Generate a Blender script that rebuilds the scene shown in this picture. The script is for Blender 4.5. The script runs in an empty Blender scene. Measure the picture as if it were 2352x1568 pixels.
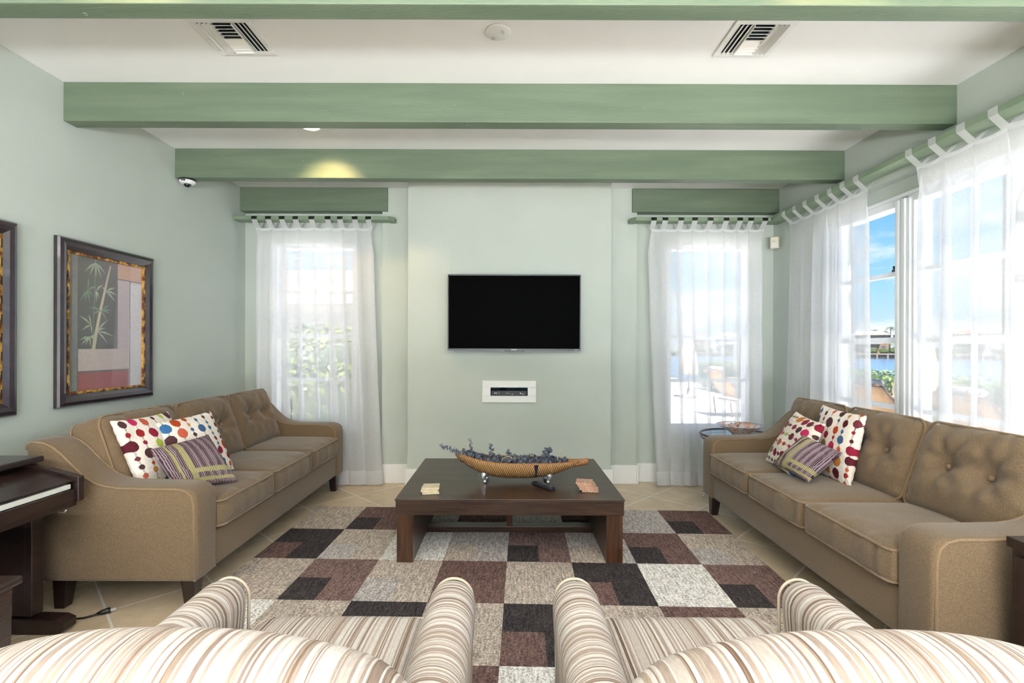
import bpy, bmesh, math, random
import numpy as np
from mathutils import Vector, Matrix, Euler, noise

SC = bpy.context.scene
COL = SC.collection
PI = math.pi
rnd = random.Random(7)


def lin(r, g, b):
    def f(c):
        c = c / 255.0
        return c / 12.92 if c <= 0.04045 else ((c + 0.055) / 1.055) ** 2.4
    return (f(r), f(g), f(b), 1.0)


# ------------------------------------------------------------------ camera
H = 1.28
cam_data = bpy.data.cameras.new('camera')
cam_data.sensor_width = 36.0
cam_data.lens = 36.0 * 1150.0 / 2352.0
cam_data.shift_x = 8.0 / 2352.0
cam_data.shift_y = 13.0 / 2352.0
cam_data.clip_start = 0.05
cam_data.clip_end = 2000
cam = bpy.data.objects.new('camera', cam_data)
COL.objects.link(cam)
cam.matrix_world = (Matrix.Translation((0, 0, H)) @ Matrix.Rotation(PI / 2, 4, 'X')
                    @ Matrix.Rotation(math.radians(0.19), 4, 'Z'))
SC.camera = cam

# ------------------------------------------------------------------ colour, sky, sun, fill lamp
SC.view_settings.view_transform = 'Standard'
SC.view_settings.look = 'None'
SC.view_settings.exposure = 1.02
SC.view_settings.gamma = 1.0
SC.view_settings.use_curve_mapping = False
try:
    SC.cycles.use_denoising = True
    SC.cycles.max_bounces = 6
    SC.cycles.use_adaptive_sampling = True
    SC.cycles.adaptive_threshold = 0.035
    SC.cycles.diffuse_bounces = 4
    SC.cycles.glossy_bounces = 3
    SC.cycles.transmission_bounces = 4
    SC.cycles.transparent_max_bounces = 14
    SC.cycles.sample_clamp_indirect = 6.0
    SC.cycles.caustics_reflective = False
    SC.cycles.caustics_refractive = False
except Exception:
    pass

world = bpy.data.worlds.new('sky')
SC.world = world
world.use_nodes = True
wn, wl = world.node_tree.nodes, world.node_tree.links
wn.clear()
w_out = wn.new('ShaderNodeOutputWorld')
w_bg = wn.new('ShaderNodeBackground')
w_bg.inputs['Strength'].default_value = 0.64
w_tc = wn.new('ShaderNodeTexCoord')
w_sep = wn.new('ShaderNodeSeparateXYZ')
wl.new(w_tc.outputs['Generated'], w_sep.inputs[0])
w_ramp = wn.new('ShaderNodeValToRGB')
els = w_ramp.color_ramp.elements
els[0].position = 0.0
els[0].color = lin(205, 226, 240)
els[1].position = 0.55
els[1].color = lin(60, 140, 215)
e = els.new(0.10)
e.color = lin(150, 206, 240)
e = els.new(0.26)
e.color = lin(96, 178, 232)
wl.new(w_sep.outputs['Z'], w_ramp.inputs[0])
w_map = wn.new('ShaderNodeMapping')
w_map.inputs['Scale'].default_value = (3.0, 3.0, 9.0)
wl.new(w_tc.outputs['Generated'], w_map.inputs['Vector'])
w_no = wn.new('ShaderNodeTexNoise')
w_no.inputs['Scale'].default_value = 2.2
w_no.inputs['Detail'].default_value = 7
w_no.inputs['Roughness'].default_value = 0.6
wl.new(w_map.outputs[0], w_no.inputs['Vector'])
w_cr = wn.new('ShaderNodeValToRGB')
w_cr.color_ramp.elements[0].position = 0.50
w_cr.color_ramp.elements[0].color = (0, 0, 0, 1)
w_cr.color_ramp.elements[1].position = 0.66
w_cr.color_ramp.elements[1].color = (1, 1, 1, 1)
wl.new(w_no.outputs['Fac'], w_cr.inputs[0])
w_el = wn.new('ShaderNodeMapRange')          # more cloud near the horizon
w_el.inputs['From Min'].default_value = 0.03
w_el.inputs['From Max'].default_value = 0.30
w_el.inputs['To Min'].default_value = 1.0
w_el.inputs['To Max'].default_value = 0.22
wl.new(w_sep.outputs['Z'], w_el.inputs['Value'])
w_mul = wn.new('ShaderNodeMath')
w_mul.operation = 'MULTIPLY'
wl.new(w_cr.outputs[0], w_mul.inputs[0])
wl.new(w_el.outputs[0], w_mul.inputs[1])
w_mix = wn.new('ShaderNodeMix')
w_mix.data_type = 'RGBA'
wl.new(w_mul.outputs[0], w_mix.inputs['Factor'])
wl.new(w_ramp.outputs[0], w_mix.inputs['A'])
w_mix.inputs['B'].default_value = (0.95, 0.96, 0.97, 1)
wl.new(w_mix.outputs['Result'], w_bg.inputs['Color'])
wl.new(w_bg.outputs[0], w_out.inputs[0])


def light(name, kind, loc, rot, energy, color=(1, 1, 1), **kw):
    d = bpy.data.lights.new(name, kind)
    d.energy = energy
    d.color = color
    for k, v in kw.items():
        setattr(d, k, v)
    o = bpy.data.objects.new(name, d)
    o.location = loc
    o.rotation_euler = rot
    COL.objects.link(o)
    return o


# sun high over the water side of the house
sun = light('sun', 'SUN', (20, 4, 30), (0, 0, 0), 16.0, (1.0, 0.985, 0.96), angle=0.01)
sun.rotation_euler = Vector((-0.05, 0.36, -0.93)).to_track_quat('-Z', 'Y').to_euler()
# unseen fill lamp added at the opening behind the camera
# it points up to brighten the ceiling and the room
light('fill_lamp_rear', 'AREA', (0, -3.55, 0.55), (math.radians(173), 0, 0), 430, (0.95, 0.975, 1.0),
      shape='RECTANGLE', size=3.0, size_y=1.0)

# ------------------------------------------------------------------ helpers


class MB:
    """collects shapes that become ONE mesh"""

    def __init__(self):
        self.v = []
        self.f = []

    def add(self, verts, faces):
        n = len(self.v)
        self.v.extend([tuple(p) for p in verts])
        self.f.extend([tuple(i + n for i in f) for f in faces])
        return self

    def box(self, x0, x1, y0, y1, z0, z1, M=None):
        vs = [(x0, y0, z0), (x1, y0, z0), (x1, y1, z0), (x0, y1, z0),
              (x0, y0, z1), (x1, y0, z1), (x1, y1, z1), (x0, y1, z1)]
        if M is not None:
            vs = [M @ Vector(p) for p in vs]
        return self.add(vs, [(0, 3, 2, 1), (4, 5, 6, 7), (0, 1, 5, 4), (1, 2, 6, 5), (2, 3, 7, 6), (3, 0, 4, 7)])

    def taper(self, cx, cy, z0, z1, a0, b0, a1, b1, dx=0, dy=0):
        vs = [(cx - a0 + dx, cy - b0 + dy, z0), (cx + a0 + dx, cy - b0 + dy, z0), (cx + a0 + dx, cy + b0 + dy, z0), (cx - a0 + dx, cy + b0 + dy, z0),
              (cx - a1, cy - b1, z1), (cx + a1, cy - b1, z1), (cx + a1, cy + b1, z1), (cx - a1, cy + b1, z1)]
        return self.add(vs, [(0, 3, 2, 1), (4, 5, 6, 7), (0, 1, 5, 4), (1, 2, 6, 5), (2, 3, 7, 6), (3, 0, 4, 7)])

    def tube(self, path, r, n=8, closed=False):
        path = [Vector(p) for p in path]
        m = len(path)
        rs = r if isinstance(r, (list, tuple)) else [r] * m
        rings = []
        up = None
        for i, p in enumerate(path):
            if closed:
                t = path[(i + 1) % m] - path[i - 1]
            else:
                t = path[min(i + 1, m - 1)] - path[max(i - 1, 0)]
            t = t.normalized() if t.length > 1e-9 else Vector((0, 0, 1))
            if up is None:
                up = Vector((0, 0, 1)) if abs(t.z) < 0.9 else Vector((1, 0, 0))
            a = t.cross(up)
            if a.length < 1e-6:
                a = t.cross(Vector((0.3, 1, 0.2)))
            a.normalize()
            b = a.cross(t).normalized()
            up = b
            rings.append([p + (a * math.cos(2 * PI * k / n) + b * math.sin(2 * PI * k / n)) * rs[i] for k in range(n)])
        vs = [q for ring in rings for q in ring]
        fs = []
        for i in range(m if closed else m - 1):
            j = (i + 1) % m
            for k in range(n):
                fs.append((i * n + k, i * n + (k + 1) % n, j * n + (k + 1) % n, j * n + k))
        if not closed:
            fs.append(tuple(range(n - 1, -1, -1)))
            fs.append(tuple((m - 1) * n + k for k in range(n)))
        return self.add(vs, fs)

    def lathe(self, prof, n=32, M=None, cap=True):
        vs, fs = [], []
        for (r, z) in prof:
            for k in range(n):
                p = Vector((r * math.cos(2 * PI * k / n), r * math.sin(2 * PI * k / n), z))
                vs.append(M @ p if M is not None else p)
        for i in range(len(prof) - 1):
            for k in range(n):
                fs.append((i * n + k, i * n + (k + 1) % n, (i + 1) * n + (k + 1) % n, (i + 1) * n + k))
        if cap:
            fs.append(tuple(range(n - 1, -1, -1)))
            fs.append(tuple((len(prof) - 1) * n + k for k in range(n)))
        return self.add(vs, fs)

    def prism(self, poly, axis, a, b):
        """poly of (p,q) extruded along axis from a to b; x:(y,z) y:(x,z) z:(x,y)"""
        def mk(p, q, t):
            return {'x': (t, p, q), 'y': (p, t, q), 'z': (p, q, t)}[axis]
        n = len(poly)
        vs = [mk(p, q, a) for p, q in poly] + [mk(p, q, b) for p, q in poly]
        fs = [tuple(range(n)), tuple(range(2 * n - 1, n - 1, -1))]
        for i in range(n):
            j = (i + 1) % n
            fs.append((i, i + n, j + n, j))
        return self.add(vs, fs)

    def softbox(self, cx, cy, cz, sx, sy, sz, r, n=12, fn=None):
        hx, hy, hz = sx / 2, sy / 2, sz / 2
        r = min(r, hx, hy, hz) - 1e-5
        idx, vs, fs = {}, [], []

        def spread(t):          # more points near the rounded edges
            return math.sin(t * PI / 2) * 0.55 + t * 0.45

        def put(p):
            key = (round(p[0], 5), round(p[1], 5), round(p[2], 5))
            if key in idx:
                return idx[key]
            q = Vector((max(-hx + r, min(hx - r, p[0])), max(-hy + r, min(hy - r, p[1])), max(-hz + r, min(hz - r, p[2]))))
            d = Vector(p) - q
            w = q + d.normalized() * r if d.length > 1e-9 else q
            if fn:
                w = fn(w)
            idx[key] = len(vs)
            vs.append((w.x + cx, w.y + cy, w.z + cz))
            return idx[key]
        ts = [spread(-1 + 2 * i / n) for i in range(n + 1)]
        for ax in range(3):
            for sgn in (-1, 1):
                def P(a, b):
                    c = [0, 0, 0]
                    c[ax] = sgn * (hx, hy, hz)[ax]
                    o = [i for i in range(3) if i != ax]
                    c[o[0]] = a * (hx, hy, hz)[o[0]]
                    c[o[1]] = b * (hx, hy, hz)[o[1]]
                    return put(tuple(c))
                for i in range(n):
                    for j in range(n):
                        q = (P(ts[i], ts[j]), P(ts[i + 1], ts[j]), P(ts[i + 1], ts[j + 1]), P(ts[i], ts[j + 1]))
                        flip = (sgn > 0) != (ax == 1)
                        fs.append(q if flip else q[::-1])
        return self.add(vs, fs)

    def mesh(self, name, smooth=False):
        me = bpy.data.meshes.new(name)
        me.from_pydata(self.v, [], self.f)
        me.validate()
        bm = bmesh.new()
        bm.from_mesh(me)
        bmesh.ops.recalc_face_normals(bm, faces=bm.faces)
        bm.to_mesh(me)
        bm.free()
        if smooth:
            for p in me.polygons:
                p.use_smooth = True
        return me


def obj(name, mb, mat, parent=None, smooth=False, bevel=0.0, seg=2, loc=None, rot=None, label=None):
    me = mb if isinstance(mb, bpy.types.Mesh) else mb.mesh(name, smooth)
    o = bpy.data.objects.new(name, me)
    COL.objects.link(o)
    if mat is not None and not me.materials:
        me.materials.append(mat)
    if parent is not None:
        o.parent = parent
    if loc is not None:
        o.location = loc
    if rot is not None:
        o.rotation_euler = rot
    if bevel:
        b = o.modifiers.new('edges', 'BEVEL')
        b.width = bevel
        b.segments = seg
        b.limit_method = 'ANGLE'
        b.angle_limit = math.radians(40)
        if smooth:
            b.harden_normals = False
    if label:
        o['label'] = label
    return o


def tag(o, label, cat, group=None, kind=None):
    o['label'] = label
    o['category'] = cat
    if group:
        o['group'] = group
    if kind:
        o['kind'] = kind
    return o


def thing(name, label, cat, loc=(0, 0, 0), rz=0.0, group=None):
    o = bpy.data.objects.new(name, None)
    o.empty_display_size = 0.1
    COL.objects.link(o)
    o.location = loc
    o.rotation_euler = (0, 0, rz)
    return tag(o, label, cat, group)


def struct(name, mb, mat, parent=None, smooth=False, bevel=0.0):
    o = obj(name, mb, mat, parent, smooth, bevel)
    if parent is None:
        o['kind'] = 'structure'
    return o


def dup(root, label, loc=None, rot=None):
    r = root.copy()
    COL.objects.link(r)
    r['label'] = label
    if loc is not None:
        r.location = loc
    if rot is not None:
        r.rotation_euler = rot
    for ch in list(root.children):
        c = ch.copy()
        COL.objects.link(c)
        c.parent = r
        for g in list(ch.children):
            d = g.copy()
            COL.objects.link(d)
            d.parent = c
    return r


def color_attr(me, cols):
    """cols: (nverts,3|4) linear colours per vertex"""
    a = me.color_attributes.new('col', 'FLOAT_COLOR', 'POINT')
    c = np.ones((len(me.vertices), 4), dtype=np.float32)
    cols = np.asarray(cols, dtype=np.float32)
    c[:, :cols.shape[1]] = cols
    a.data.foreach_set('color', c.ravel())


# ------------------------------------------------------------------ materials


def base_mat(name):
    m = bpy.data.materials.new(name)
    m.use_nodes = True
    nt = m.node_tree
    return m, nt, nt.nodes, nt.links, nt.nodes['Principled BSDF']


def M(name, col, rough=0.6, metal=0.0, spec=0.5, var=None, bump=None, stretch=(1, 1, 1), coat=0.0, sheen=0.0, detail=4):
    """var=(scale, col2, lo, hi); bump=(scale, strength)"""
    m, nt, n, l, b = base_mat(name)
    b.inputs['Base Color'].default_value = col
    b.inputs['Roughness'].default_value = rough
    b.inputs['Metallic'].default_value = metal
    b.inputs['Specular IOR Level'].default_value = spec
    b.inputs['Coat Weight'].default_value = coat
    if sheen:
        b.inputs['Sheen Weight'].default_value = sheen
        b.inputs['Sheen Roughness'].default_value = 0.5
    if var or bump:
        tc = n.new('ShaderNodeTexCoord')
        mp = n.new('ShaderNodeMapping')
        mp.inputs['Scale'].default_value = stretch
        l.new(tc.outputs['Object'], mp.inputs[0])
    if var:
        no = n.new('ShaderNodeTexNoise')
        no.inputs['Scale'].default_value = var[0]
        no.inputs['Detail'].default_value = detail
        l.new(mp.outputs[0], no.inputs['Vector'])
        r = n.new('ShaderNodeValToRGB')
        r.color_ramp.elements[0].position = var[2]
        r.color_ramp.elements[0].color = col
        r.color_ramp.elements[1].position = var[3]
        r.color_ramp.elements[1].color = var[1]
        l.new(no.outputs['Fac'], r.inputs[0])
        l.new(r.outputs[0], b.inputs['Base Color'])
    if bump:
        nb = n.new('ShaderNodeTexNoise')
        nb.inputs['Scale'].default_value = bump[0]
        nb.inputs['Detail'].default_value = 3
        l.new(mp.outputs[0], nb.inputs['Vector'])
        bp = n.new('ShaderNodeBump')
        bp.inputs['Strength'].default_value = bump[1]
        bp.inputs['Distance'].default_value = 0.01
        l.new(nb.outputs['Fac'], bp.inputs['Height'])
        l.new(bp.outputs[0], b.inputs['Normal'])
    return m


def attr_mat(name, rough=0.8, speck=None, bump=None, coat=0.0, spec=0.3, streak=None):
    """colour from the mesh's own 'col' attribute; speck=(scale, amount) fibre mottling"""
    m, nt, n, l, b = base_mat(name)
    b.inputs['Roughness'].default_value = rough
    b.inputs['Specular IOR Level'].default_value = spec
    b.inputs['Coat Weight'].default_value = coat
    b.inputs['Coat Roughness'].default_value = 0.03
    a = n.new('ShaderNodeVertexColor')
    a.layer_name = 'col'
    last = a.outputs['Color']
    tc = n.new('ShaderNodeTexCoord')
    for k, sp in enumerate([x for x in (speck, streak) if x]):
        mp = n.new('ShaderNodeMapping')
        mp.inputs['Scale'].default_value = sp[2] if len(sp) > 2 else (1, 1, 1)
        l.new(tc.outputs['Object'], mp.inputs[0])
        no = n.new('ShaderNodeTexNoise')
        no.inputs['Scale'].default_value = sp[0]
        no.inputs['Detail'].default_value = 3
        l.new(mp.outputs[0], no.inputs['Vector'])
        mr = n.new('ShaderNodeMapRange')
        mr.inputs['From Min'].default_value = 0.3
        mr.inputs['From Max'].default_value = 0.7
        mr.inputs['To Min'].default_value = 1 - sp[1]
        mr.inputs['To Max'].default_value = 1 + sp[1]
        l.new(no.outputs['Fac'], mr.inputs['Value'])
        mx = n.new('ShaderNodeVectorMath')
        mx.operation = 'SCALE'
        l.new(last, mx.inputs[0])
        l.new(mr.outputs[0], mx.inputs['Scale'])
        last = mx.outputs[0]
    l.new(last, b.inputs['Base Color'])
    if bump:
        nb = n.new('ShaderNodeTexNoise')
        nb.inputs['Scale'].default_value = bump[0]
        nb.inputs['Detail'].default_value = 2
        l.new(tc.outputs['Object'], nb.inputs['Vector'])
        bp = n.new('ShaderNodeBump')
        bp.inputs['Strength'].default_value = bump[1]
        bp.inputs['Distance'].default_value = 0.01
        l.new(nb.outputs['Fac'], bp.inputs['Height'])
        l.new(bp.outputs[0], b.inputs['Normal'])
    return m


def wood_mat(name, dark, light_, axis=0, rough=0.3, scale=1.0, coat=0.3):
    m, nt, n, l, b = base_mat(name)
    tc = n.new('ShaderNodeTexCoord')
    mp = n.new('ShaderNodeMapping')
    s = [14.0 * scale] * 3
    s[axis] = 0.9 * scale
    mp.inputs['Scale'].default_value = s
    l.new(tc.outputs['Object'], mp.inputs[0])
    n1 = n.new('ShaderNodeTexNoise')
    n1.inputs['Scale'].default_value = 2.0
    n1.inputs['Detail'].default_value = 6
    n1.inputs['Roughness'].default_value = 0.65
    n1.inputs['Distortion'].default_value = 0.6
    l.new(mp.outputs[0], n1.inputs['Vector'])
    mp2 = n.new('ShaderNodeMapping')
    s2 = [110.0 * scale] * 3
    s2[axis] = 4.0 * scale
    mp2.inputs['Scale'].default_value = s2
    l.new(tc.outputs['Object'], mp2.inputs[0])
    n2 = n.new('ShaderNodeTexNoise')
    n2.inputs['Scale'].default_value = 2.0
    n2.inputs['Detail'].default_value = 2
    l.new(mp2.outputs[0], n2.inputs['Vector'])
    mx = n.new('ShaderNodeMix')
    mx.data_type = 'FLOAT'
    mx.inputs['Factor'].default_value = 0.35
    l.new(n1.outputs['Fac'], mx.inputs['A'])
    l.new(n2.outputs['Fac'], mx.inputs['B'])
    r = n.new('ShaderNodeValToRGB')
    r.color_ramp.elements[0].position = 0.36
    r.color_ramp.elements[0].color = dark
    r.color_ramp.elements[1].position = 0.64
    r.color_ramp.elements[1].color = light_
    l.new(mx.outputs['Result'], r.inputs[0])
    l.new(r.outputs[0], b.inputs['Base Color'])
    b.inputs['Roughness'].default_value = rough
    b.inputs['Coat Weight'].default_value = coat
    b.inputs['Coat Roughness'].default_value = 0.12
    bp = n.new('ShaderNodeBump')
    bp.inputs['Strength'].default_value = 0.12
    bp.inputs['Distance'].default_value = 0.004
    l.new(n2.outputs['Fac'], bp.inputs['Height'])
    l.new(bp.outputs[0], b.inputs['Normal'])
    return m


def thin_glass(name, tint=(1, 1, 1, 1), refl=0.06):
    m, nt, n, l, b = base_mat(name)
    n.remove(b)
    out = n['Material Output']
    t = n.new('ShaderNodeBsdfTransparent')
    t.inputs[0].default_value = tint
    g = n.new('ShaderNodeBsdfGlossy')
    g.inputs['Roughness'].default_value = 0.02
    lw = n.new('ShaderNodeLayerWeight')
    lw.inputs['Blend'].default_value = 0.5
    pw = n.new('ShaderNodeMath')
    pw.operation = 'POWER'
    pw.inputs[1].default_value = 5.0
    l.new(lw.outputs['Facing'], pw.inputs[0])
    mu = n.new('ShaderNodeMath')
    mu.operation = 'MULTIPLY_ADD'
    mu.inputs[1].default_value = 0.75
    mu.inputs[2].default_value = refl
    mu.use_clamp = True
    l.new(pw.outputs[0], mu.inputs[0])
    mx = n.new('ShaderNodeMixShader')
    l.new(mu.outputs[0], mx.inputs[0])
    l.new(t.outputs[0], mx.inputs[1])
    l.new(g.outputs[0], mx.inputs[2])
    l.new(mx.outputs[0], out.inputs[0])
    return m


def sheer_mat(name, opacity=0.55):
    m, nt, n, l, b = base_mat(name)
    n.remove(b)
    out = n['Material Output']
    tr = n.new('ShaderNodeBsdfTransparent')
    di = n.new('ShaderNodeBsdfDiffuse')
    di.inputs[0].default_value = (0.94, 0.94, 0.95, 1)
    tl = n.new('ShaderNodeBsdfTranslucent')
    tl.inputs[0].default_value = (0.80, 0.81, 0.83, 1)
    m1 = n.new('ShaderNodeMixShader')
    m1.inputs[0].default_value = 0.5
    l.new(di.outputs[0], m1.inputs[1])
    l.new(tl.outputs[0], m1.inputs[2])
    tc = n.new('ShaderNodeTexCoord')
    mp = n.new('ShaderNodeMapping')
    mp.inputs['Scale'].default_value = (300, 300, 60)
    l.new(tc.outputs['Object'], mp.inputs[0])
    no = n.new('ShaderNodeTexNoise')
    no.inputs['Scale'].default_value = 1.0
    l.new(mp.outputs[0], no.inputs['Vector'])
    mr = n.new('ShaderNodeMapRange')
    mr.inputs['To Min'].default_value = opacity - 0.1
    mr.inputs['To Max'].default_value = opacity + 0.1
    l.new(no.outputs['Fac'], mr.inputs['Value'])
    mx = n.new('ShaderNodeMixShader')
    l.new(mr.outputs[0], mx.inputs[0])
    l.new(tr.outputs[0], mx.inputs[1])
    l.new(m1.outputs[0], mx.inputs[2])
    l.new(mx.outputs[0], out.inputs[0])
    return m


def emit_mat(name, col, s):
    m, nt, n, l, b = base_mat(name)
    b.inputs['Base Color'].default_value = col
    b.inputs['Emission Color'].default_value = col
    b.inputs['Emission Strength'].default_value = s
    return m


def stripe_mat(name, axis, seed, scale=9.0):
    """cream upholstery with irregular tan stripes; stripes vary along one axis of the part"""
    m, nt, n, l, b = base_mat(name)
    tc = n.new('ShaderNodeTexCoord')
    sp = n.new('ShaderNodeSeparateXYZ')
    l.new(tc.outputs['Object'], sp.inputs[0])
    ofs = n.new('ShaderNodeMath')
    ofs.operation = 'ADD'
    ofs.inputs[1].default_value = seed
    l.new(sp.outputs['XYZ'.index(axis)], ofs.inputs[0])
    vals = []
    for sc, det in ((scale, 2.5), (scale * 4.0, 1.0)):
        no = n.new('ShaderNodeTexNoise')
        no.noise_dimensions = '1D'
        no.inputs['Scale'].default_value = sc
        no.inputs['Detail'].default_value = det
        l.new(ofs.outputs[0], no.inputs['W'])
        vals.append(no.outputs['Fac'])
    r = n.new('ShaderNodeValToRGB')
    r.color_ramp.interpolation = 'CONSTANT'
    cream, pale, tan, brown = lin(200, 193, 185), lin(182, 171, 161), lin(158, 141, 129), lin(138, 120, 108)
    pts = [(0.0, pale), (0.33, tan), (0.37, cream), (0.43, pale), (0.46, tan), (0.495, cream), (0.54, brown), (0.565, pale), (0.60, cream), (0.64, tan), (0.68, pale)]
    e = r.color_ramp.elements
    e[0].position, e[0].color = pts[0]
    e[1].position, e[1].color = pts[1]
    for p, c in pts[2:]:
        k = e.new(p)
        k.color = c
    l.new(vals[0], r.inputs[0])
    r2 = n.new('ShaderNodeValToRGB')
    r2.color_ramp.interpolation = 'CONSTANT'
    r2.color_ramp.elements[0].color = (1, 1, 1, 1)
    r2.color_ramp.elements[1].position = 0.62
    r2.color_ramp.elements[1].color = lin(196, 178, 158)
    l.new(vals[1], r2.inputs[0])
    mx = n.new('ShaderNodeMix')
    mx.data_type = 'RGBA'
    mx.blend_type = 'MULTIPLY'
    mx.inputs['Factor'].default_value = 0.8
    l.new(r.outputs[0], mx.inputs['A'])
    l.new(r2.outputs[0], mx.inputs['B'])
    # slub weave
    nb = n.new('ShaderNodeTexNoise')
    mp = n.new('ShaderNodeMapping')
    s = [60, 60, 60]
    s['XYZ'.index(axis)] = 420
    mp.inputs['Scale'].default_value = s
    l.new(tc.outputs['Object'], mp.inputs[0])
    l.new(mp.outputs[0], nb.inputs['Vector'])
    nb.inputs['Scale'].default_value = 1.0
    mr = n.new('ShaderNodeMapRange')
    mr.inputs['From Min'].default_value = 0.3
    mr.inputs['From Max'].default_value = 0.7
    mr.inputs['To Min'].default_value = 0.88
    mr.inputs['To Max'].default_value = 1.10
    l.new(nb.outputs['Fac'], mr.inputs['Value'])
    sc_ = n.new('ShaderNodeVectorMath')
    sc_.operation = 'SCALE'
    l.new(mx.outputs['Result'], sc_.inputs[0])
    l.new(mr.outputs[0], sc_.inputs['Scale'])
    l.new(sc_.outputs[0], b.inputs['Base Color'])
    b.inputs['Roughness'].default_value = 0.9
    b.inputs['Specular IOR Level'].default_value = 0.15
    bp = n.new('ShaderNodeBump')
    bp.inputs['Strength'].default_value = 0.25
    bp.inputs['Distance'].default_value = 0.004
    l.new(nb.outputs['Fac'], bp.inputs['Height'])
    l.new(bp.outputs[0], b.inputs['Normal'])
    return m


def tile_mat():
    m, nt, n, l, b = base_mat('travertine_floor_tile')
    tc = n.new('ShaderNodeTexCoord')
    mp = n.new('ShaderNodeMapping')
    mp.vector_type = 'POINT'
    S = 0.446
    mp.inputs['Rotation'].default_value = (0, 0, math.radians(45))
    # after rotating by 45 degrees a tile corner falls at (-1.62, 3.36)
    cx, cy = -1.62, 3.36
    rx = (cx - cy) / math.sqrt(2)
    ry = (cx + cy) / math.sqrt(2)
    mp.inputs['Location'].default_value = (-rx, -ry, 0)
    l.new(tc.outputs['Object'], mp.inputs[0])
    br = n.new('ShaderNodeTexBrick')
    br.offset = 0.0
    br.squash = 1.0
    br.inputs['Scale'].default_value = 1.0
    br.inputs['Brick Width'].default_value = S
    br.inputs['Row Height'].default_value = S
    br.inputs['Mortar Size'].default_value = 0.006
    br.inputs['Mortar Smooth'].default_value = 0.2
    br.inputs['Color1'].default_value = lin(220, 200, 170)
    br.inputs['Color2'].default_value = lin(208, 186, 154)
    br.inputs['Mortar'].default_value = lin(240, 232, 218)
    l.new(mp.outputs[0], br.inputs['Vector'])
    no = n.new('ShaderNodeTexNoise')
    no.inputs['Scale'].default_value = 7
    no.inputs['Detail'].default_value = 8
    no.inputs['Roughness'].default_value = 0.7
    l.new(tc.outputs['Object'], no.inputs['Vector'])
    mr = n.new('ShaderNodeMapRange')
    mr.inputs['From Min'].default_value = 0.3
    mr.inputs['From Max'].default_value = 0.7
    mr.inputs['To Min'].default_value = 0.82
    mr.inputs['To Max'].default_value = 1.12
    l.new(no.outputs['Fac'], mr.inputs['Value'])
    sc = n.new('ShaderNodeVectorMath')
    sc.operation = 'SCALE'
    l.new(br.outputs['Color'], sc.inputs[0])
    l.new(mr.outputs[0], sc.inputs['Scale'])
    l.new(sc.outputs[0], b.inputs['Base Color'])
    b.inputs['Roughness'].default_value = 0.34
    bp = n.new('ShaderNodeBump')
    bp.inputs['Strength'].default_value = 0.3
    bp.inputs['Distance'].default_value = 0.004
    l.new(no.outputs['Fac'], bp.inputs['Height'])
    l.new(bp.outputs[0], b.inputs['Normal'])
    return m


WALL = M('sage_wall_paint', lin(187, 195, 186), 0.75, spec=0.25, var=(1.3, lin(193, 200, 193), 0.35, 0.7), bump=(180, 0.08))
CEIL = M('ceiling_paint', lin(243, 243, 243), 0.85, spec=0.1, bump=(150, 0.05))
BEAM = M('beam_green_paint', lin(99, 115, 95), 0.5, spec=0.4, var=(2.6, lin(112, 127, 106), 0.42, 0.72), bump=(40, 0.18), stretch=(0.5, 6, 6))
BEAM_KNOT = M('beam_knot_paint', lin(110, 128, 108), 0.5)
WHITE = M('white_trim_paint', lin(240, 240, 238), 0.45, bump=(90, 0.03))
WIN_WHITE = M('white_window_vinyl', lin(238, 240, 243), 0.35)
PLASTIC = M('white_plastic', lin(236, 236, 234), 0.4)
IVORY = M('ivory_plastic', lin(232, 226, 206), 0.45)
BLACK = M('black_plastic', lin(14, 15, 18), 0.35)
DARK = M('painted_vent_shade', lin(22, 34, 46), 0.7)
SILVER = M('polished_silver', lin(222, 226, 234), 0.34, metal=0.85)
GLASS = thin_glass('window_glass')
SHEER = sheer_mat('sheer_white_voile', 0.62)
TABW = sheer_mat('white_voile_double', 0.88)
TILE = tile_mat()
SOFA = M('taupe_sofa_chenille', lin(98, 80, 60), 0.88, spec=0.15, var=(420, lin(142, 120, 94), 0.34, 0.68), bump=(600, 0.12), sheen=0.25)
SOFA_PIPE = M('taupe_piping', lin(128, 105, 79), 0.8, spec=0.2, var=(300, lin(150, 126, 97), 0.4, 0.6), sheen=0.2)
ESPRESSO = wood_mat('espresso_wood', lin(26, 17, 15), lin(46, 30, 26), 2, 0.35)
TABLE_X = wood_mat('walnut_oak_along', lin(32, 21, 16), lin(78, 54, 40), 0, 0.34, coat=0.12)
TABLE_Y = wood_mat('walnut_oak_across', lin(46, 28, 19), lin(86, 56, 38), 1, 0.34, coat=0.12)
TABLE_Z = wood_mat('walnut_oak_upright', lin(46, 28, 19), lin(92, 58, 38), 2, 0.3)
PIANO = wood_mat('piano_dark_rosewood', lin(28, 19, 18), lin(50, 34, 30), 1, 0.3)
BENCHW = wood_mat('bench_dark_rosewood', lin(36, 24, 22), lin(66, 44, 36), 1, 0.25)

# ================================================================== ROOM
XL, XR = -2.52, 2.53           # side walls
YB, YREC = 4.71, 4.79          # far wall face, window recess face
ZC = 2.77
XREC = 2.60                    # right wall recess face
YREAR = -3.6

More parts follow.
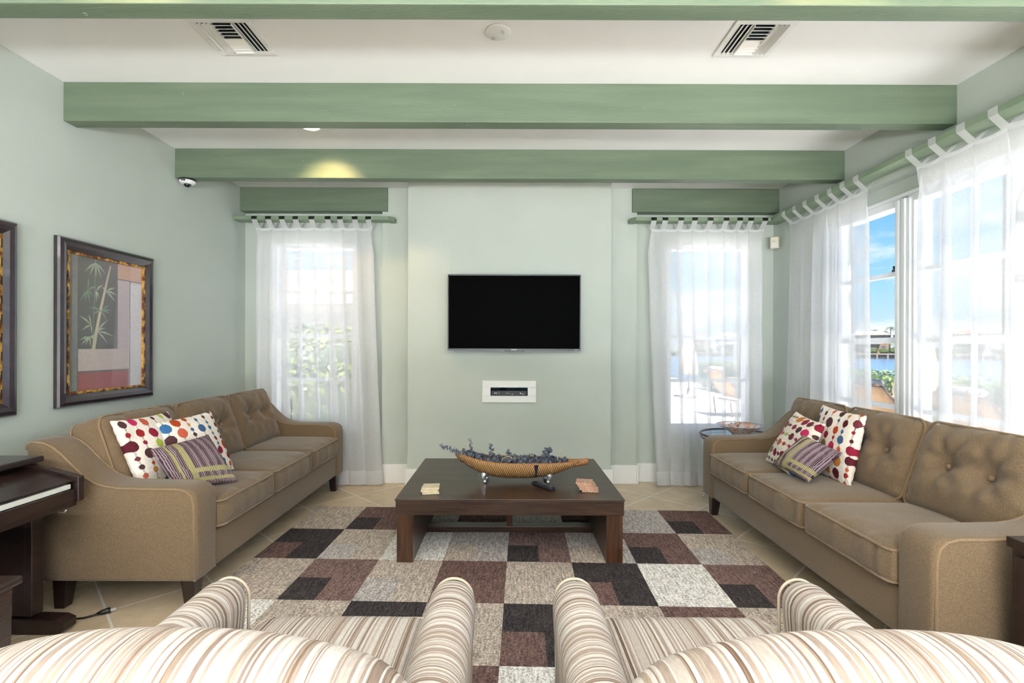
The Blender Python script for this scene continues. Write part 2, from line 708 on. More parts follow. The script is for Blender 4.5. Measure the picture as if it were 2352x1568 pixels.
f = MB().box(XL - 0.15, XR + 0.20, YREAR, 4.95, -0.12, 0.0)
struct('floor', f, TILE)
f = MB().box(XL - 0.15, XR + 0.20, YREAR, 4.95, ZC, ZC + 0.12)
struct('ceiling', f, CEIL)
struct('wall_left', MB().box(XL - 0.15, XL, YREAR, 4.95, 0, ZC), WALL)
struct('wall_rear', MB().box(XL, -1.6, YREAR, YREAR + 0.15, 0, ZC).box(1.6, XR, YREAR, YREAR + 0.15, 0, ZC)
       .box(-1.6, 1.6, YREAR, YREAR + 0.15, 2.15, ZC), WALL)  # unseen wall; its opening is added to let light in from behind

# far wall: outer face pieces plus recessed face with the two window holes
WIN_L = (-2.21, -1.494, 0.545, 2.215)     # glass opening x0,x1,z0,z1
WIN_R = (1.553, 2.262, 0.545, 2.215)
EL, ER = -1.19, 1.205                     # recess edges
b = MB()
b.box(EL, ER, YB, 4.95, 0, ZC)
for (x0, x1, w) in ((XL, EL, WIN_L), (ER, XR + 0.02, WIN_R)):
    fx0, fx1, fz0, fz1 = w[0] - 0.05, w[1] + 0.05, w[2] - 0.05, w[3] + 0.05
    b.box(x0, fx0, YREC, 4.95, 0, ZC)
    b.box(fx1, x1, YREC, 4.95, 0, ZC)
    b.box(fx0, fx1, YREC, 4.95, 0, fz0)
    b.box(fx0, fx1, YREC, 4.95, fz1, ZC)
struct('wall_back', b, WALL)
CHX0, CHX1, YCH = -0.912, 0.927, 4.53
# chimney breast with a shallow niche for the media player
NX0, NX1, NZ0, NZ1 = -0.168, 0.182, 0.838, 0.918
b = MB()
b.box(CHX0, NX0, YCH, YB, 0, ZC)
b.box(NX1, CHX1, YCH, YB, 0, ZC)
b.box(NX0, NX1, YCH, YB, 0, NZ0)
b.box(NX0, NX1, YCH, YB, NZ1, ZC)
struct('wall_centre', b, WALL)

# right wall with recess and two window holes
WY = [(-2.60, 3.20), (3.355, 3.965)]       # near window, lengthened behind the camera to admit more light; far window (y0,y1)
WZ0, WZ1 = 0.44, 2.225
RY0, RY1, RZ1 = -2.80, 4.30, 2.395
b = MB()
b.box(XR, 2.75, YREAR, RY0, 0, ZC)
b.box(XR, 2.75, RY1, YREC + 0.16, 0, ZC)
b.box(XR, 2.75, RY0, RY1, RZ1, ZC)
ys = [RY0, WY[0][0] - 0.05, WY[0][1] + 0.05, WY[1][0] - 0.05, WY[1][1] + 0.05, RY1]
b.box(XREC, 2.75, ys[0], ys[1], 0, RZ1)
b.box(XREC, 2.75, ys[2], ys[3], 0, RZ1)
b.box(XREC, 2.75, ys[4], ys[5], 0, RZ1)
for (a, c) in ((ys[1], ys[2]), (ys[3], ys[4])):
    b.box(XREC, 2.75, a, c, 0, WZ0 - 0.05)
    b.box(XREC, 2.75, a, c, WZ1 + 0.05, RZ1)
struct('wall_right', b, WALL)

# ceiling beams
def beam(name, x0, x1, y0, y1, knots, seed):
    o = struct(name, MB().box(x0, x1, y0, y1, 2.549, ZC), BEAM, bevel=0.004)
    r = random.Random(seed)
    for k in range(knots):
        kx = r.uniform(x0 + 0.3, x1 - 0.3)
        if k % 3:
            kz = r.uniform(2.58, 2.73)
            Mx = Matrix.Translation((kx, y0 - 0.0005, kz)) @ Matrix.Rotation(PI / 2, 4, 'X')
        else:
            Mx = Matrix.Translation((kx, r.uniform(y0 + 0.02, y1 - 0.02), 2.5485)) @ Matrix.Rotation(PI, 4, 'X')
        rr = r.uniform(0.006, 0.011)
        m = MB().lathe([(rr, -0.001), (rr, 0.0015), (rr * 0.7, 0.0022), (rr * 0.6, 0.0008)], 14, Mx)
        obj('knot', m, BEAM_KNOT, o, True)
    return o


beam('trim_1', XL, XR, 1.855, 1.945, 5, 1)
beam('trim_2', XL, XR, 2.828, 2.918, 8, 2)
beam('trim_3', XL, XR, 3.773, 3.863, 8, 3)
beam('trim_4', XL, -1.137, 4.685, 4.80, 2, 4)
beam('trim_5', 1.157, XR, 4.685, 4.80, 2, 5)

# baseboards
BH = 0.178
struct('baseboard_back', MB().box(EL, CHX0, YB - 0.018, YB, 0, BH).box(CHX1, ER, YB - 0.018, YB, 0, BH)
       .box(XL, EL, YREC - 0.018, YREC, 0, BH).box(ER, XREC, YREC - 0.018, YREC, 0, BH)
       .box(EL - 0.018, EL, YB - 0.018, YREC - 0.018, 0, BH).box(ER, ER + 0.018, YB - 0.018, YREC - 0.018, 0, BH), WHITE, bevel=0.004)
struct('baseboard_centre', MB().box(CHX0 - 0.018, CHX1 + 0.018, YCH - 0.018, YCH, 0, BH)
       .box(CHX0 - 0.018, CHX0, YCH, YB - 0.018, 0, BH).box(CHX1, CHX1 + 0.018, YCH, YB - 0.018, 0, BH), WHITE, bevel=0.004)
struct('baseboard_left', MB().box(XL, XL + 0.018, YREAR + 0.15, YREC - 0.018, 0, BH), WHITE, bevel=0.004)
struct('baseboard_right', MB().box(XR - 0.018, XR, YREAR + 0.15, RY0, 0, BH).box(XREC - 0.018, XREC, RY0, RY1, 0, BH)
       .box(XR - 0.018, XR, RY1, YB - 0.02, 0, BH), WHITE, bevel=0.004)


# windows: frame, sash rails, panes, sill, latch
def window(name, axis, a0, a1, z0, z1, face, bars, sill=True):
    """axis 'y': window in a wall of constant y (far wall); 'x': wall of constant x"""
    def bx(m, u0, u1, d0, d1, w0, w1):
        if axis == 'y':
            m.box(u0, u1, face + d0, face + d1, w0, w1)
        else:
            m.box(face + d0, face + d1, u0, u1, w0, w1)
    fr = MB()
    fw = 0.05
    bx(fr, a0 - fw, a0, -0.012, 0.09, z0 - fw, z1 + fw)
    bx(fr, a1, a1 + fw, -0.012, 0.09, z0 - fw, z1 + fw)
    bx(fr, a0, a1, -0.012, 0.09, z1, z1 + fw)
    bx(fr, a0, a1, -0.012, 0.09, z0 - fw, z0)
    w = struct(name, fr, WIN_WHITE, bevel=0.004)
    for i, zb in enumerate(bars):
        t = 0.016 if i != 1 else 0.02
        m = MB()
        bx(m, a0, a1, 0.02, 0.055, zb - t, zb + t)
        obj('sash_rail', m, WIN_WHITE, w, bevel=0.003)
    p = MB()
    bx(p, a0, a1, 0.036, 0.040, z0, z1)
    obj('pane', p, GLASS, w)
    m = MB()
    bx(m, a0 - fw - 0.03, a1 + fw + 0.03, -0.05, 0.0, z0 - fw - 0.028, z0 - fw)
    obj('sill', m, WHITE, w, bevel=0.004)
    return w


window('window_1', 'y', *WIN_L, YREC, (0.965, 1.38, 1.80))
window('window_2', 'y', *WIN_R, YREC, (0.965, 1.38, 1.80))
w3 = window('window_3', 'x', WY[1][0], WY[1][1], WZ0, WZ1, XREC, (0.88, 1.335, 1.785))
w4 = window('window_4', 'x', WY[0][0], WY[0][1], WZ0, WZ1, XREC, (0.88, 1.335, 1.785))
lt = MB().box(XREC + 0.004, XREC + 0.022, WY[1][0] + 0.015, WY[1][0] + 0.05, 1.80, 1.812).box(XREC - 0.004, XREC + 0.014, WY[1][0] + 0.02, WY[1][0] + 0.03, 1.812, 1.835)
obj('latch', lt, BLACK, w3)
# moulded post between the two right-hand windows
m = MB()
m.box(XREC - 0.03, XREC, 3.215, 3.335, WZ0 - 0.05, WZ1 + 0.03)
m.box(XREC - 0.045, XREC - 0.03, 3.235, 3.262, WZ0 - 0.05, WZ1 + 0.03)
m.box(XREC - 0.045, XREC - 0.03, 3.288, 3.315, WZ0 - 0.05, WZ1 + 0.03)
struct('trim_6', m, WIN_WHITE, bevel=0.004)
# white head board over the right-hand windows
struct('trim_7', MB().box(XREC - 0.014, XREC, -2.7, 4.03, WZ1 + 0.05, WZ1 + 0.075), WIN_WHITE, bevel=0.003)

# ================================================================== CEILING AND WALL FITTINGS
# air vents
def vent(label, cx, cy, flip):
    t = thing('ceiling_vent', label, 'vent', (cx, cy, ZC), PI if flip else 0, 'square air vents in the ceiling')
    h = 0.143
    m = MB()
    w = 0.03
    m.box(-h, h, -h, -h + w, -0.008, 0).box(-h, h, h - w, h, -0.008, 0)
    m.box(-h, -h + w, -h + w, h - w, -0.008, 0).box(h - w, h, -h + w, h - w, -0.008, 0)
    obj('frame', m, PLASTIC, t, bevel=0.003)
    obj('shade_plate', MB().box(-h + w, h - w, -h + w, h - w, -0.0015, -0.0005), DARK, t)  # flat plate, its dark colour stands in for shade above the slats
    i = h - w
    # long curved slats on both sides, two banks of short ones in the middle
    for sx in (-1, 1):
        for k in range(3):
            x = sx * (i - 0.012 - k * 0.021)
            ang = math.radians(38)
            Mx = Matrix.Translation((x, 0, -0.008)) @ Matrix.Rotation(sx * ang, 4, 'Y')
            obj('long_slat', MB().box(-0.010, 0.010, -i, i, -0.0012, 0.0012, Mx), PLASTIC, t)
    c = i - 0.066
    for k in range(9):
        y = -i + 0.013 + k * (2 * i - 0.026) / 8
        ang = math.radians(42 if y < 0.005 else -36)
        Mx = Matrix.Translation((0, y, -0.009)) @ Matrix.Rotation(ang, 4, 'X')
        obj('short_slat', MB().box(-c, c, -0.0125, 0.0125, -0.0012, 0.0012, Mx), PLASTIC, t)
    for sx in (-1, 1):
        obj('divider', MB().box(sx * c - 0.0015, sx * c + 0.0015, -i, i, -0.016, -0.001), PLASTIC, t)
        obj('screw', MB().lathe([(0.004, 0.0), (0.003, 0.0015)], 10, Matrix.Translation((sx * (h - 0.013), 0.01, -0.008)) @ Matrix.Rotation(PI, 4, 'X')), SILVER, t)
    return t


vent('white square ceiling vent in the left half of the ceiling, above the left sofa', -1.327, 2.411, False)
vent('white square ceiling vent in the right half of the ceiling, nearer the curtained windows', 1.176, 2.411, False)

t = thing('ceiling_cover_plate', 'round white blank cover plate in the middle of the ceiling between the vents', 'cover plate', (-0.055, 2.367, ZC))
obj('plate', MB().lathe([(0.062, 0.0), (0.062, 0.004), (0.055, 0.008), (0.0005, 0.009)], 40, Matrix.Rotation(PI, 4, 'X')), PLASTIC, t, True)
for (sx, sy) in ((0.026, -0.020), (-0.026, 0.026)):
    obj('screw', MB().lathe([(0.003, 0.008), (0.003, 0.020), (0.0045, 0.021)], 8, Matrix.Translation((sx, sy, 0)) @ Matrix.Rotation(PI, 4, 'X')), SILVER, t)


def downlight(label, x, y, energy, lit=True):
    t = thing('recessed_downlight', label, 'downlight', (x, y, ZC), 0, 'recessed downlights between the beams')
    obj('trim_ring', MB().lathe([(0.075, 0.0), (0.078, 0.004), (0.072, 0.008), (0.058, 0.006), (0.057, 0.001)], 40, Matrix.Rotation(PI, 4, 'X'), cap=False), WHITE, t, True)
    obj('lamp_lens', MB().lathe([(0.057, 0.001), (0.04, 0.004), (0.0005, 0.005)], 32, Matrix.Rotation(PI, 4, 'X')), emit_mat('lamp_glow', (1.0, 0.86, 0.62, 1), 14.0), t, True)
    light('downlight_bulb', 'SPOT', (x, y, ZC - 0.03), (math.radians(47), 0, 0), energy, (1.0, 0.66, 0.30), spot_size=math.radians(78), spot_blend=0.7, shadow_soft_size=0.04)
    return t


downlight('lit round recessed downlight behind the second beam, left half of the ceiling', -1.346, 3.385, 19)
downlight('lit round recessed downlight before the nearest beam, above the left armchair', -1.42, 1.45, 8)
downlight('lit round recessed downlight before the nearest beam, above the right armchair', 1.20, 1.45, 8)

# dome camera under the third beam
t = thing('dome_camera', 'small white dome security camera with a dark lens under the beam end', 'security camera', (-2.452, 3.818, 2.549))
R180 = Matrix.Rotation(PI, 4, 'X')
obj('base_plate', MB().lathe([(0.058, 0.0), (0.058, 0.010), (0.054, 0.013)], 36, R180), BLACK, t, True)
obj('housing', MB().lathe([(0.056, 0.011), (0.055, 0.022), (0.045, 0.032), (0.030, 0.037), (0.026, 0.037)], 36, R180), PLASTIC, t, True)
obj('lens_dome', MB().lathe([(0.027, 0.036), (0.025, 0.046), (0.018, 0.055), (0.008, 0.059), (0.0005, 0.060)], 28, R180), M('dome_black_glass', lin(10, 12, 18), 0.06, coat=1.0), t, True)
obj('badge', MB().box(-0.012, 0.016, -0.0575, -0.051, -0.024, -0.014), BLACK, t)
obj('indicator', MB().box(0.0, 0.004, -0.0585, -0.057, -0.021, -0.017), PLASTIC, t)

# motion sensor in the far right corner
t = thing('motion_sensor', 'small ivory motion sensor in the corner beside the right far curtain', 'motion sensor', (2.475, 4.66, 2.205), math.radians(-40))
obj('body', MB().prism([(-0.036, 0.02), (-0.036, -0.018), (-0.028, -0.026), (0.028, -0.026), (0.036, -0.018), (0.036, 0.02)], 'z', 0, 0.105), IVORY, t, bevel=0.003)
obj('lens_window', MB().box(-0.022, 0.022, -0.0285, -0.025, 0.012, 0.048), PLASTIC, t, bevel=0.002)
obj('indicator', MB().box(-0.003, 0.003, -0.028, -0.025, 0.063, 0.068), BLACK, t)

# television
t = thing('television', 'black flat screen television mounted on the green chimney wall', 'television', (0.049, 4.43, 1.585))
W, Hh = 0.588, 0.336
obj('housing', MB().box(-W, W, 0.0, 0.045, -Hh, Hh).box(-0.30, 0.30, 0.045, 0.07, -0.2, 0.2), BLACK, t, bevel=0.004)
bz = MB()
bz.box(-W, W, -0.006, 0.0, Hh - 0.010, Hh).box(-W, W, -0.006, 0.0, -Hh, -Hh + 0.018)
bz.box(-W, -W + 0.009, -0.006, 0.0, -Hh + 0.018, Hh - 0.010).box(W - 0.009, W, -0.006, 0.0, -Hh + 0.018, Hh - 0.010)
obj('bezel', bz, M('tv_bezel_gloss', lin(12, 16, 28), 0.3, coat=0.1), t)
obj('screen', MB().box(-W + 0.009, W - 0.009, -0.0025, -0.0005, -Hh + 0.018, Hh - 0.010), M('tv_black_screen', (0.0006, 0.0006, 0.0006, 1), 0.5, spec=0.02), t)
obj('wall_mount', MB().box(-0.2, 0.2, 0.07, 0.1, -0.15, 0.15), BLACK, t)
obj('sensor_bar', MB().box(-0.085, 0.095, -0.006, 0.012, -Hh - 0.006, -Hh), BLACK, t)
obj('status_light', MB().box(-W + 0.05, -W + 0.058, -0.008, -0.002, -Hh - 0.004, -Hh + 0.002), emit_mat('blue_led', lin(40, 50, 200), 1.5), t)


def text_mesh(body, size, mat, parent, loc, rot, name='lettering', align='CENTER'):
    cu = bpy.data.curves.new(name, 'FONT')
    cu.body = body
    cu.size = size
    cu.align_x = align
    cu.align_y = 'CENTER'
    cu.extrude = 0.0004
    tmp = bpy.data.objects.new('tmp_text', cu)
    COL.objects.link(tmp)
    dg = bpy.context.evaluated_depsgraph_get()
    me = bpy.data.meshes.new_from_object(tmp.evaluated_get(dg))
    bpy.data.objects.remove(tmp)
    bpy.data.curves.remove(cu)
    me.name = name
    me.materials.clear()
    return obj(name, me, mat, parent, loc=loc, rot=rot)


LETTER = M('pale_lettering', lin(205, 210, 218), 0.4)
text_mesh('SHARP', 0.016, LETTER, t, (0.0, -0.0068, -Hh + 0.009), (PI / 2, 0, 0))
text_mesh('Roku TV', 0.010, LETTER, t, (W - 0.030, -0.0068, -Hh + 0.009), (PI / 2, 0, 0))

# recessed media box and the player inside it
t = thing('media_box_frame', 'white picture-frame surround of the wall niche below the television', 'wall niche frame', (0.007, YCH, 0.879))
fm = MB()
a, bq, c, d = 0.243, 0.098, 0.168, 0.038
fm.box(-a, a, -0.018, 0, d, bq).box(-a, a, -0.018, 0, -bq, -d).box(-a, -c, -0.018, 0, -d, d).box(c, a, -0.018, 0, -d, d)
obj('surround', fm, WHITE, t, bevel=0.003)
lip = MB()
lip.box(-c - 0.004, c + 0.004, -0.021, -0.018, d, d + 0.004).box(-c - 0.004, c + 0.004, -0.021, -0.018, -d - 0.004, -d)
lip.box(-c - 0.004, -c, -0.021, -0.018, -d, d).box(c, c + 0.004, -0.021, -0.018, -d, d)
obj('lip', lip, WHITE, t)
obj('niche_back', MB().box(NX0 - 0.007, NX1 - 0.007, 0.15, 0.155, NZ0 - 0.879, NZ1 - 0.879), M('niche_grey', lin(96, 118, 140), 0.8), t)
t = thing('media_player', 'black media player with white front marks inside the wall niche', 'media player', (0.007, YCH + 0.02, NZ0))
obj('case', MB().box(-0.162, 0.164, 0.0, 0.115, 0.0, 0.047), M('player_case', lin(16, 17, 26), 0.3), t, bevel=0.002)
PANELM = M('player_panel', lin(34, 32, 48), 0.35)
for (xa, xb) in ((-0.155, -0.096), (0.076, 0.142)):
    obj('front_panel', MB().box(xa, xb, -0.002, 0.0, 0.008, 0.040), PANELM, t)
MARKM = M('player_white_marks', lin(226, 232, 240), 0.4)
obj('front_mark', MB().prism([(-0.137, 0.0245), (-0.131, 0.029), (-0.128, 0.0265), (-0.117, 0.0265), (-0.114, 0.029), (-0.108, 0.0245), (-0.114, 0.020), (-0.117, 0.0225), (-0.128, 0.0225), (-0.131, 0.020)], 'y', -0.0035, -0.002), MARKM, t)
for (xa, xb, za, zb) in ((-0.0930, -0.0915, 0.012, 0.040), (-0.027, -0.021, 0.020, 0.024), (-0.015, -0.011, 0.020, 0.024), (-0.004, 0.002, 0.020, 0.024),
                         (0.018, 0.021, 0.0125, 0.0155), (0.026, 0.033, 0.010, 0.018), (0.097, 0.112, 0.018, 0.028), (0.119, 0.135, 0.012, 0.018)):
    obj('front_mark', MB().box(xa, xb, -0.0035, 0.0005, za, zb), MARKM, t)
t = thing('player_cables', 'black looped cables lying on top of the media player in the niche', 'cables', (0.007, YCH + 0.02, NZ0))
for (x0, x1, hh) in ((-0.085, -0.025, 0.022), (-0.075, -0.02, 0.016), (0.065, 0.115, 0.02)):
    obj('cable', MB().tube([(x0 + (x1 - x0) * k / 10, 0.05 + 0.01 * math.sin(k), 0.0505 + hh * math.sin(PI * k / 10)) for k in range(11)], 0.0028, 6), BLACK, t, True)


# ================================================================== FRAMED PICTURES
def seg_mask(U, V, p, q, w0, w1, asp):
    """soft 0..1 mask of a tapering stroke from p to q in (u,v); asp = height/width"""
    px, py = U, V * asp
    ax, ay, bx_, by = p[0], p[1] * asp, q[0], q[1] * asp
    dx, dy = bx_ - ax, by - ay
    L = dx * dx + dy * dy + 1e-9
    tt = np.clip(((px - ax) * dx + (py - ay) * dy) / L, 0, 1)
    dist = np.hypot(px - ax - tt * dx, py - ay - tt * dy)
    w = w0 + (w1 - w0) * tt
    return np.clip((w - dist) / 0.004 + 0.5, 0, 1)


def L3(r, g, b):
    return np.array(lin(r, g, b)[:3])


def painting_colors(U, V, kind, rs):
    asp = 1.33
    img = np.zeros(U.shape + (3,))
    n1 = rs.normal(0, 1, U.shape)
    n1 = (n1 + np.roll(n1, 1, 0) + np.roll(n1, 1, 1) + np.roll(n1, -1, 0) + np.roll(n1, -1, 1)) / 5
    def fill(m, c, k=0.06):
        img[m] = (c * (1 + k * n1[..., None]))[m]
    if kind == 0:
        fill(U >= 0, L3(206, 190, 196))
        blot = np.sin(V * 17 + U * 30) * np.sin(V * 41 + 1.3)
        strip = U < 0.115
        img[strip] = (L3(128, 132, 136) * (1 + 0.10 * n1[..., None]) + blot[..., None] * np.array([0.03, 0.018, -0.02]))[strip]
        navy = (U >= 0.115) & (U < 0.634) & (V < 0.69)
        img[navy] = (L3(46, 48, 66) * (1 + 0.10 * n1[..., None]) + np.clip(0.35 - V, 0, 1)[..., None] * np.array([0.05, 0.02, 0.03]))[navy]
        fill((U >= 0.634) & (V < 0.125), L3(214, 160, 134), 0.05)
        fill((U >= 0.634) & (U < 0.815) & (V >= 0.125) & (V < 0.69), L3(206, 184, 196), 0.04)
        fill((U >= 0.815) & (V >= 0.145), L3(226, 220, 226), 0.03)
        fill((U >= 0.115) & (U < 0.815) & (V >= 0.69) & (V < 0.862), L3(212, 192, 190), 0.05)
        fill((U >= 0.115) & (U < 0.80) & (V >= 0.862), L3(164, 44, 70), 0.10)
        for m in ((abs(U - 0.815) < 0.006) & (V > 0.125), (abs(V - 0.125) < 0.004) & (U > 0.634),
                  (abs(V - 0.862) < 0.006) & (U > 0.115) & (U < 0.80), (abs(U - 0.115) < 0.005), (abs(U - 0.634) < 0.004) & (V < 0.69)):
            fill(m, L3(96, 84, 100))
        # bamboo: stalk with nodes, thin stalk, leaf fans
        def stroke(p, q, w0, w1, c):
            k = seg_mask(U, V, p, q, w0, w1, asp)[..., None]
            img[:] = img * (1 - k) + L3(*c) * k
        stroke((0.335, 0.0), (0.30, 0.69), 0.004, 0.004, (120, 132, 128))
        stroke((0.53, 0.035), (0.455, 0.235), 0.010, 0.014, (206, 190, 160))
        stroke((0.452, 0.245), (0.40, 0.385), 0.014, 0.017, (214, 198, 168))
        stroke((0.397, 0.395), (0.35, 0.545), 0.017, 0.019, (210, 194, 164))
        stroke((0.347, 0.555), (0.31, 0.69), 0.020, 0.022, (206, 192, 164))
        fans = [((0.335, 0.03), [(0.20, 0.11), (0.26, 0.13), (0.34, 0.14), (0.41, 0.14), (0.46, 0.10)]),
                ((0.235, 0.25), [(0.14, 0.34), (0.20, 0.34), (0.26, 0.34), (0.30, 0.29), (0.35, 0.21), (0.25, 0.15)]),
                ((0.47, 0.24), [(0.60, 0.20), (0.62, 0.255), (0.60, 0.31), (0.42, 0.21)]),
                ((0.34, 0.245), [(0.38, 0.30), (0.43, 0.19), (0.345, 0.33)]),
                ((0.41, 0.395), [(0.52, 0.34), (0.55, 0.385), (0.53, 0.41), (0.48, 0.47), (0.25, 0.375), (0.29, 0.43), (0.33, 0.42)]),
                ((0.28, 0.51), [(0.14, 0.445), (0.17, 0.55), (0.25, 0.43), (0.285, 0.57)]),
                ((0.355, 0.555), [(0.50, 0.46), (0.58, 0.59), (0.50, 0.65), (0.46, 0.53)]),
                ((0.265, 0.60), [(0.14, 0.625), (0.16, 0.66), (0.27, 0.67), (0.34, 0.63), (0.35, 0.595), (0.21, 0.66)])]
        for k, (c0, tips) in enumerate(fans):
            for tip in tips:
                mid = (c0[0] * 0.55 + tip[0] * 0.45, c0[1] * 0.55 + tip[1] * 0.45 - 0.008)
                col = (168, 186, 160) if k not in (1, 4) else (104, 142, 118)
                stroke(c0, mid, 0.002, 0.009, col)
                stroke(mid, tip, 0.009, 0.001, col)
    else:
        fill(U >= 0, L3(196, 182, 170))
        fill(U > 0.86, L3(60, 58, 62), 0.1)
        fill((U > 0.30) & (V < 0.14), L3(214, 128, 70), 0.08)
        fill((U > 0.25) & (U < 0.86) & (V >= 0.14) & (V < 0.6), L3(54, 60, 76), 0.1)
        fill((U > 0.5) & (V > 0.62), L3(150, 40, 44), 0.1)
        fill((U <= 0.25), L3(130, 134, 132), 0.08)
        k = seg_mask(U, V, (0.6, 0.1), (0.42, 0.62), 0.012, 0.02, asp)[..., None]
        img[:] = img * (1 - k) + L3(206, 190, 160) * k
    return img


FRAME = M('picture_frame_dark_wood', lin(44, 36, 44), 0.28, coat=0.6, var=(14, lin(58, 46, 50), 0.4, 0.7))
m, nt, n, l, bs = base_mat('picture_liner_gold')
tc = n.new('ShaderNodeTexCoord')
no = n.new('ShaderNodeTexNoise')
no.inputs['Scale'].default_value = 26
l.new(tc.outputs['Object'], no.inputs['Vector'])
r = n.new('ShaderNodeValToRGB')
r.color_ramp.elements[0].color = lin(120, 66, 24)
r.color_ramp.elements[0].position = 0.4
r.color_ramp.elements[1].color = lin(226, 172, 84)
r.color_ramp.elements[1].position = 0.62
l.new(no.outputs['Fac'], r.inputs[0])
l.new(r.outputs[0], bs.inputs['Base Color'])
bs.inputs['Metallic'].default_value = 0.6
bs.inputs['Roughness'].default_value = 0.4
GOLD = m
ART = attr_mat('picture_print', 0.35, speck=(90, 0.08), coat=0.0, spec=0.2)
ART_GLASS = thin_glass('picture_glass', refl=0.24)


def picture(label, y0, y1, z0, z1, kind, seed):
    """hung on the left wall; local x runs along +Y, facing +X"""
    w, h = y1 - y0, z1 - z0
    t = thing('framed_picture', label, 'picture', (XL, (y0 + y1) / 2, z0), PI / 2, 'framed pictures on the left wall')
    fw = 0.068
    # profile across the frame width (distance from outer edge, height off the wall)
    prof = [(0.0, 0.002), (0.0, 0.022), (0.008, 0.032), (0.026, 0.038), (0.046, 0.033), (0.060, 0.022), (0.068, 0.016), (0.068, 0.002)]
    rings = []
    for (d, zz) in prof:
        rings.append([(-w / 2 + d, -zz, d), (w / 2 - d, -zz, d), (w / 2 - d, -zz, h - d), (-w / 2 + d, -zz, h - d)])
    mb = MB()
    vs = [p for rg in rings for p in rg]
    fs = []
    for i in range(len(rings) - 1):
        for k in range(4):
            fs.append((i * 4 + k, i * 4 + (k + 1) % 4, (i + 1) * 4 + (k + 1) % 4, (i + 1) * 4 + k))
    mb.add(vs, fs)
    obj('frame', mb, FRAME, t)
    li = MB()
    a = fw
    g = 0.016
    li.box(-w / 2 + a, w / 2 - a, -0.018, -0.003, a, a + g).box(-w / 2 + a, w / 2 - a, -0.018, -0.003, h - a - g, h - a)
    li.box(-w / 2 + a, -w / 2 + a + g, -0.018, -0.003, a + g, h - a - g).box(w / 2 - a - g, w / 2 - a, -0.018, -0.003, a + g, h - a - g)
    nf = len(li.f)
    # little dark bamboo notches along the liner
    for k in range(9):
        zc = a + (h - 2 * a) * (k + 0.5) / 9
        li.box(-w / 2 + a + 0.001, -w / 2 + a + 0.006, -0.0195, -0.017, zc - 0.022, zc + 0.022)
        li.box(w / 2 - a - 0.006, w / 2 - a - 0.001, -0.0195, -0.017, zc - 0.022, zc + 0.022)
    for k in range(6):
        xc = -w / 2 + a + (w - 2 * a) * (k + 0.5) / 6
        li.box(xc - 0.022, xc + 0.022, -0.0195, -0.017, a + 0.001, a + 0.006)
        li.box(xc - 0.022, xc + 0.022, -0.0195, -0.017, h - a - 0.006, h - a - 0.001)
    lo = obj('liner', li, GOLD, t)
    lo.data.materials.append(M('liner_dark', lin(30, 20, 16), 0.4))
    for p_ in lo.data.polygons:
        if p_.index >= nf:
            p_.material_index = 1
    a2 = fw + g
    nu, nv = 170, 226
    us = np.linspace(0, 1, nu)
    vv = np.linspace(0, 1, nv)
    U, V = np.meshgrid(us, vv)
    cols = painting_colors(U, V, kind, np.random.RandomState(seed))
    verts = [(-w / 2 + a2 + u * (w - 2 * a2), -0.006, h - a2 - v * (h - 2 * a2)) for v in vv for u in us]
    faces = [(j * nu + i, (j + 1) * nu + i, (j + 1) * nu + i + 1, j * nu + i + 1) for j in range(nv - 1) for i in range(nu - 1)]
    me = MB().add(verts, faces).mesh('print')
    color_attr(me, cols.reshape(-1, 3))
    obj('print', me, ART, t)
    obj('glazing', MB().add([(-w / 2 + a2, -0.010, a2), (w / 2 - a2, -0.010, a2), (w / 2 - a2, -0.010, h - a2), (-w / 2 + a2, -0.010, h - a2)], [(0, 1, 2, 3)]), ART_GLASS, t)
    return t


picture('dark framed bamboo print hanging above the left sofa', 2.77, 3.515, 0.932, 1.892, 0, 3)
picture('dark framed print cut off at the left edge, above the piano', 1.797, 2.542, 0.925, 1.90, 1, 5)


# ================================================================== CURTAIN RODS AND CURTAINS
ROD = M('rod_green_paint', lin(124, 142, 118), 0.5, var=(5, lin(136, 153, 129), 0.4, 0.7), bump=(60, 0.08))
RZ0, RZT = 2.436, 2.470


def rod(label, mb):
    o = obj('curtain_rod', mb, ROD, bevel=0.002)
    return tag(o, label, 'curtain rod', 'green wooden curtain boards')


mb = MB().prism([(-2.515, 4.56), (-1.10, 4.56), (-1.055, 4.605), (-1.055, 4.70), (-1.11, 4.70), (-1.11, 4.68), (-2.515, 4.68)], 'z', RZ0, RZT)
rod('green painted curtain board above the left far window', mb)
mb = MB().prism([(1.115, 4.605), (1.16, 4.56), (2.39, 4.56), (2.39, 4.68), (1.17, 4.68), (1.17, 4.70), (1.115, 4.70)], 'z', RZ0, RZT)
rod('green painted curtain board above the right far window', mb)
mb = MB().box(2.397, 2.52, 1.0, 4.70, RZ0, RZT).box(2.52, XR, 1.2, 1.24, RZ0, RZT).box(2.52, XR, 4.4, 4.44, RZ0, RZT)
rod('long green painted curtain board along the right window wall', mb)


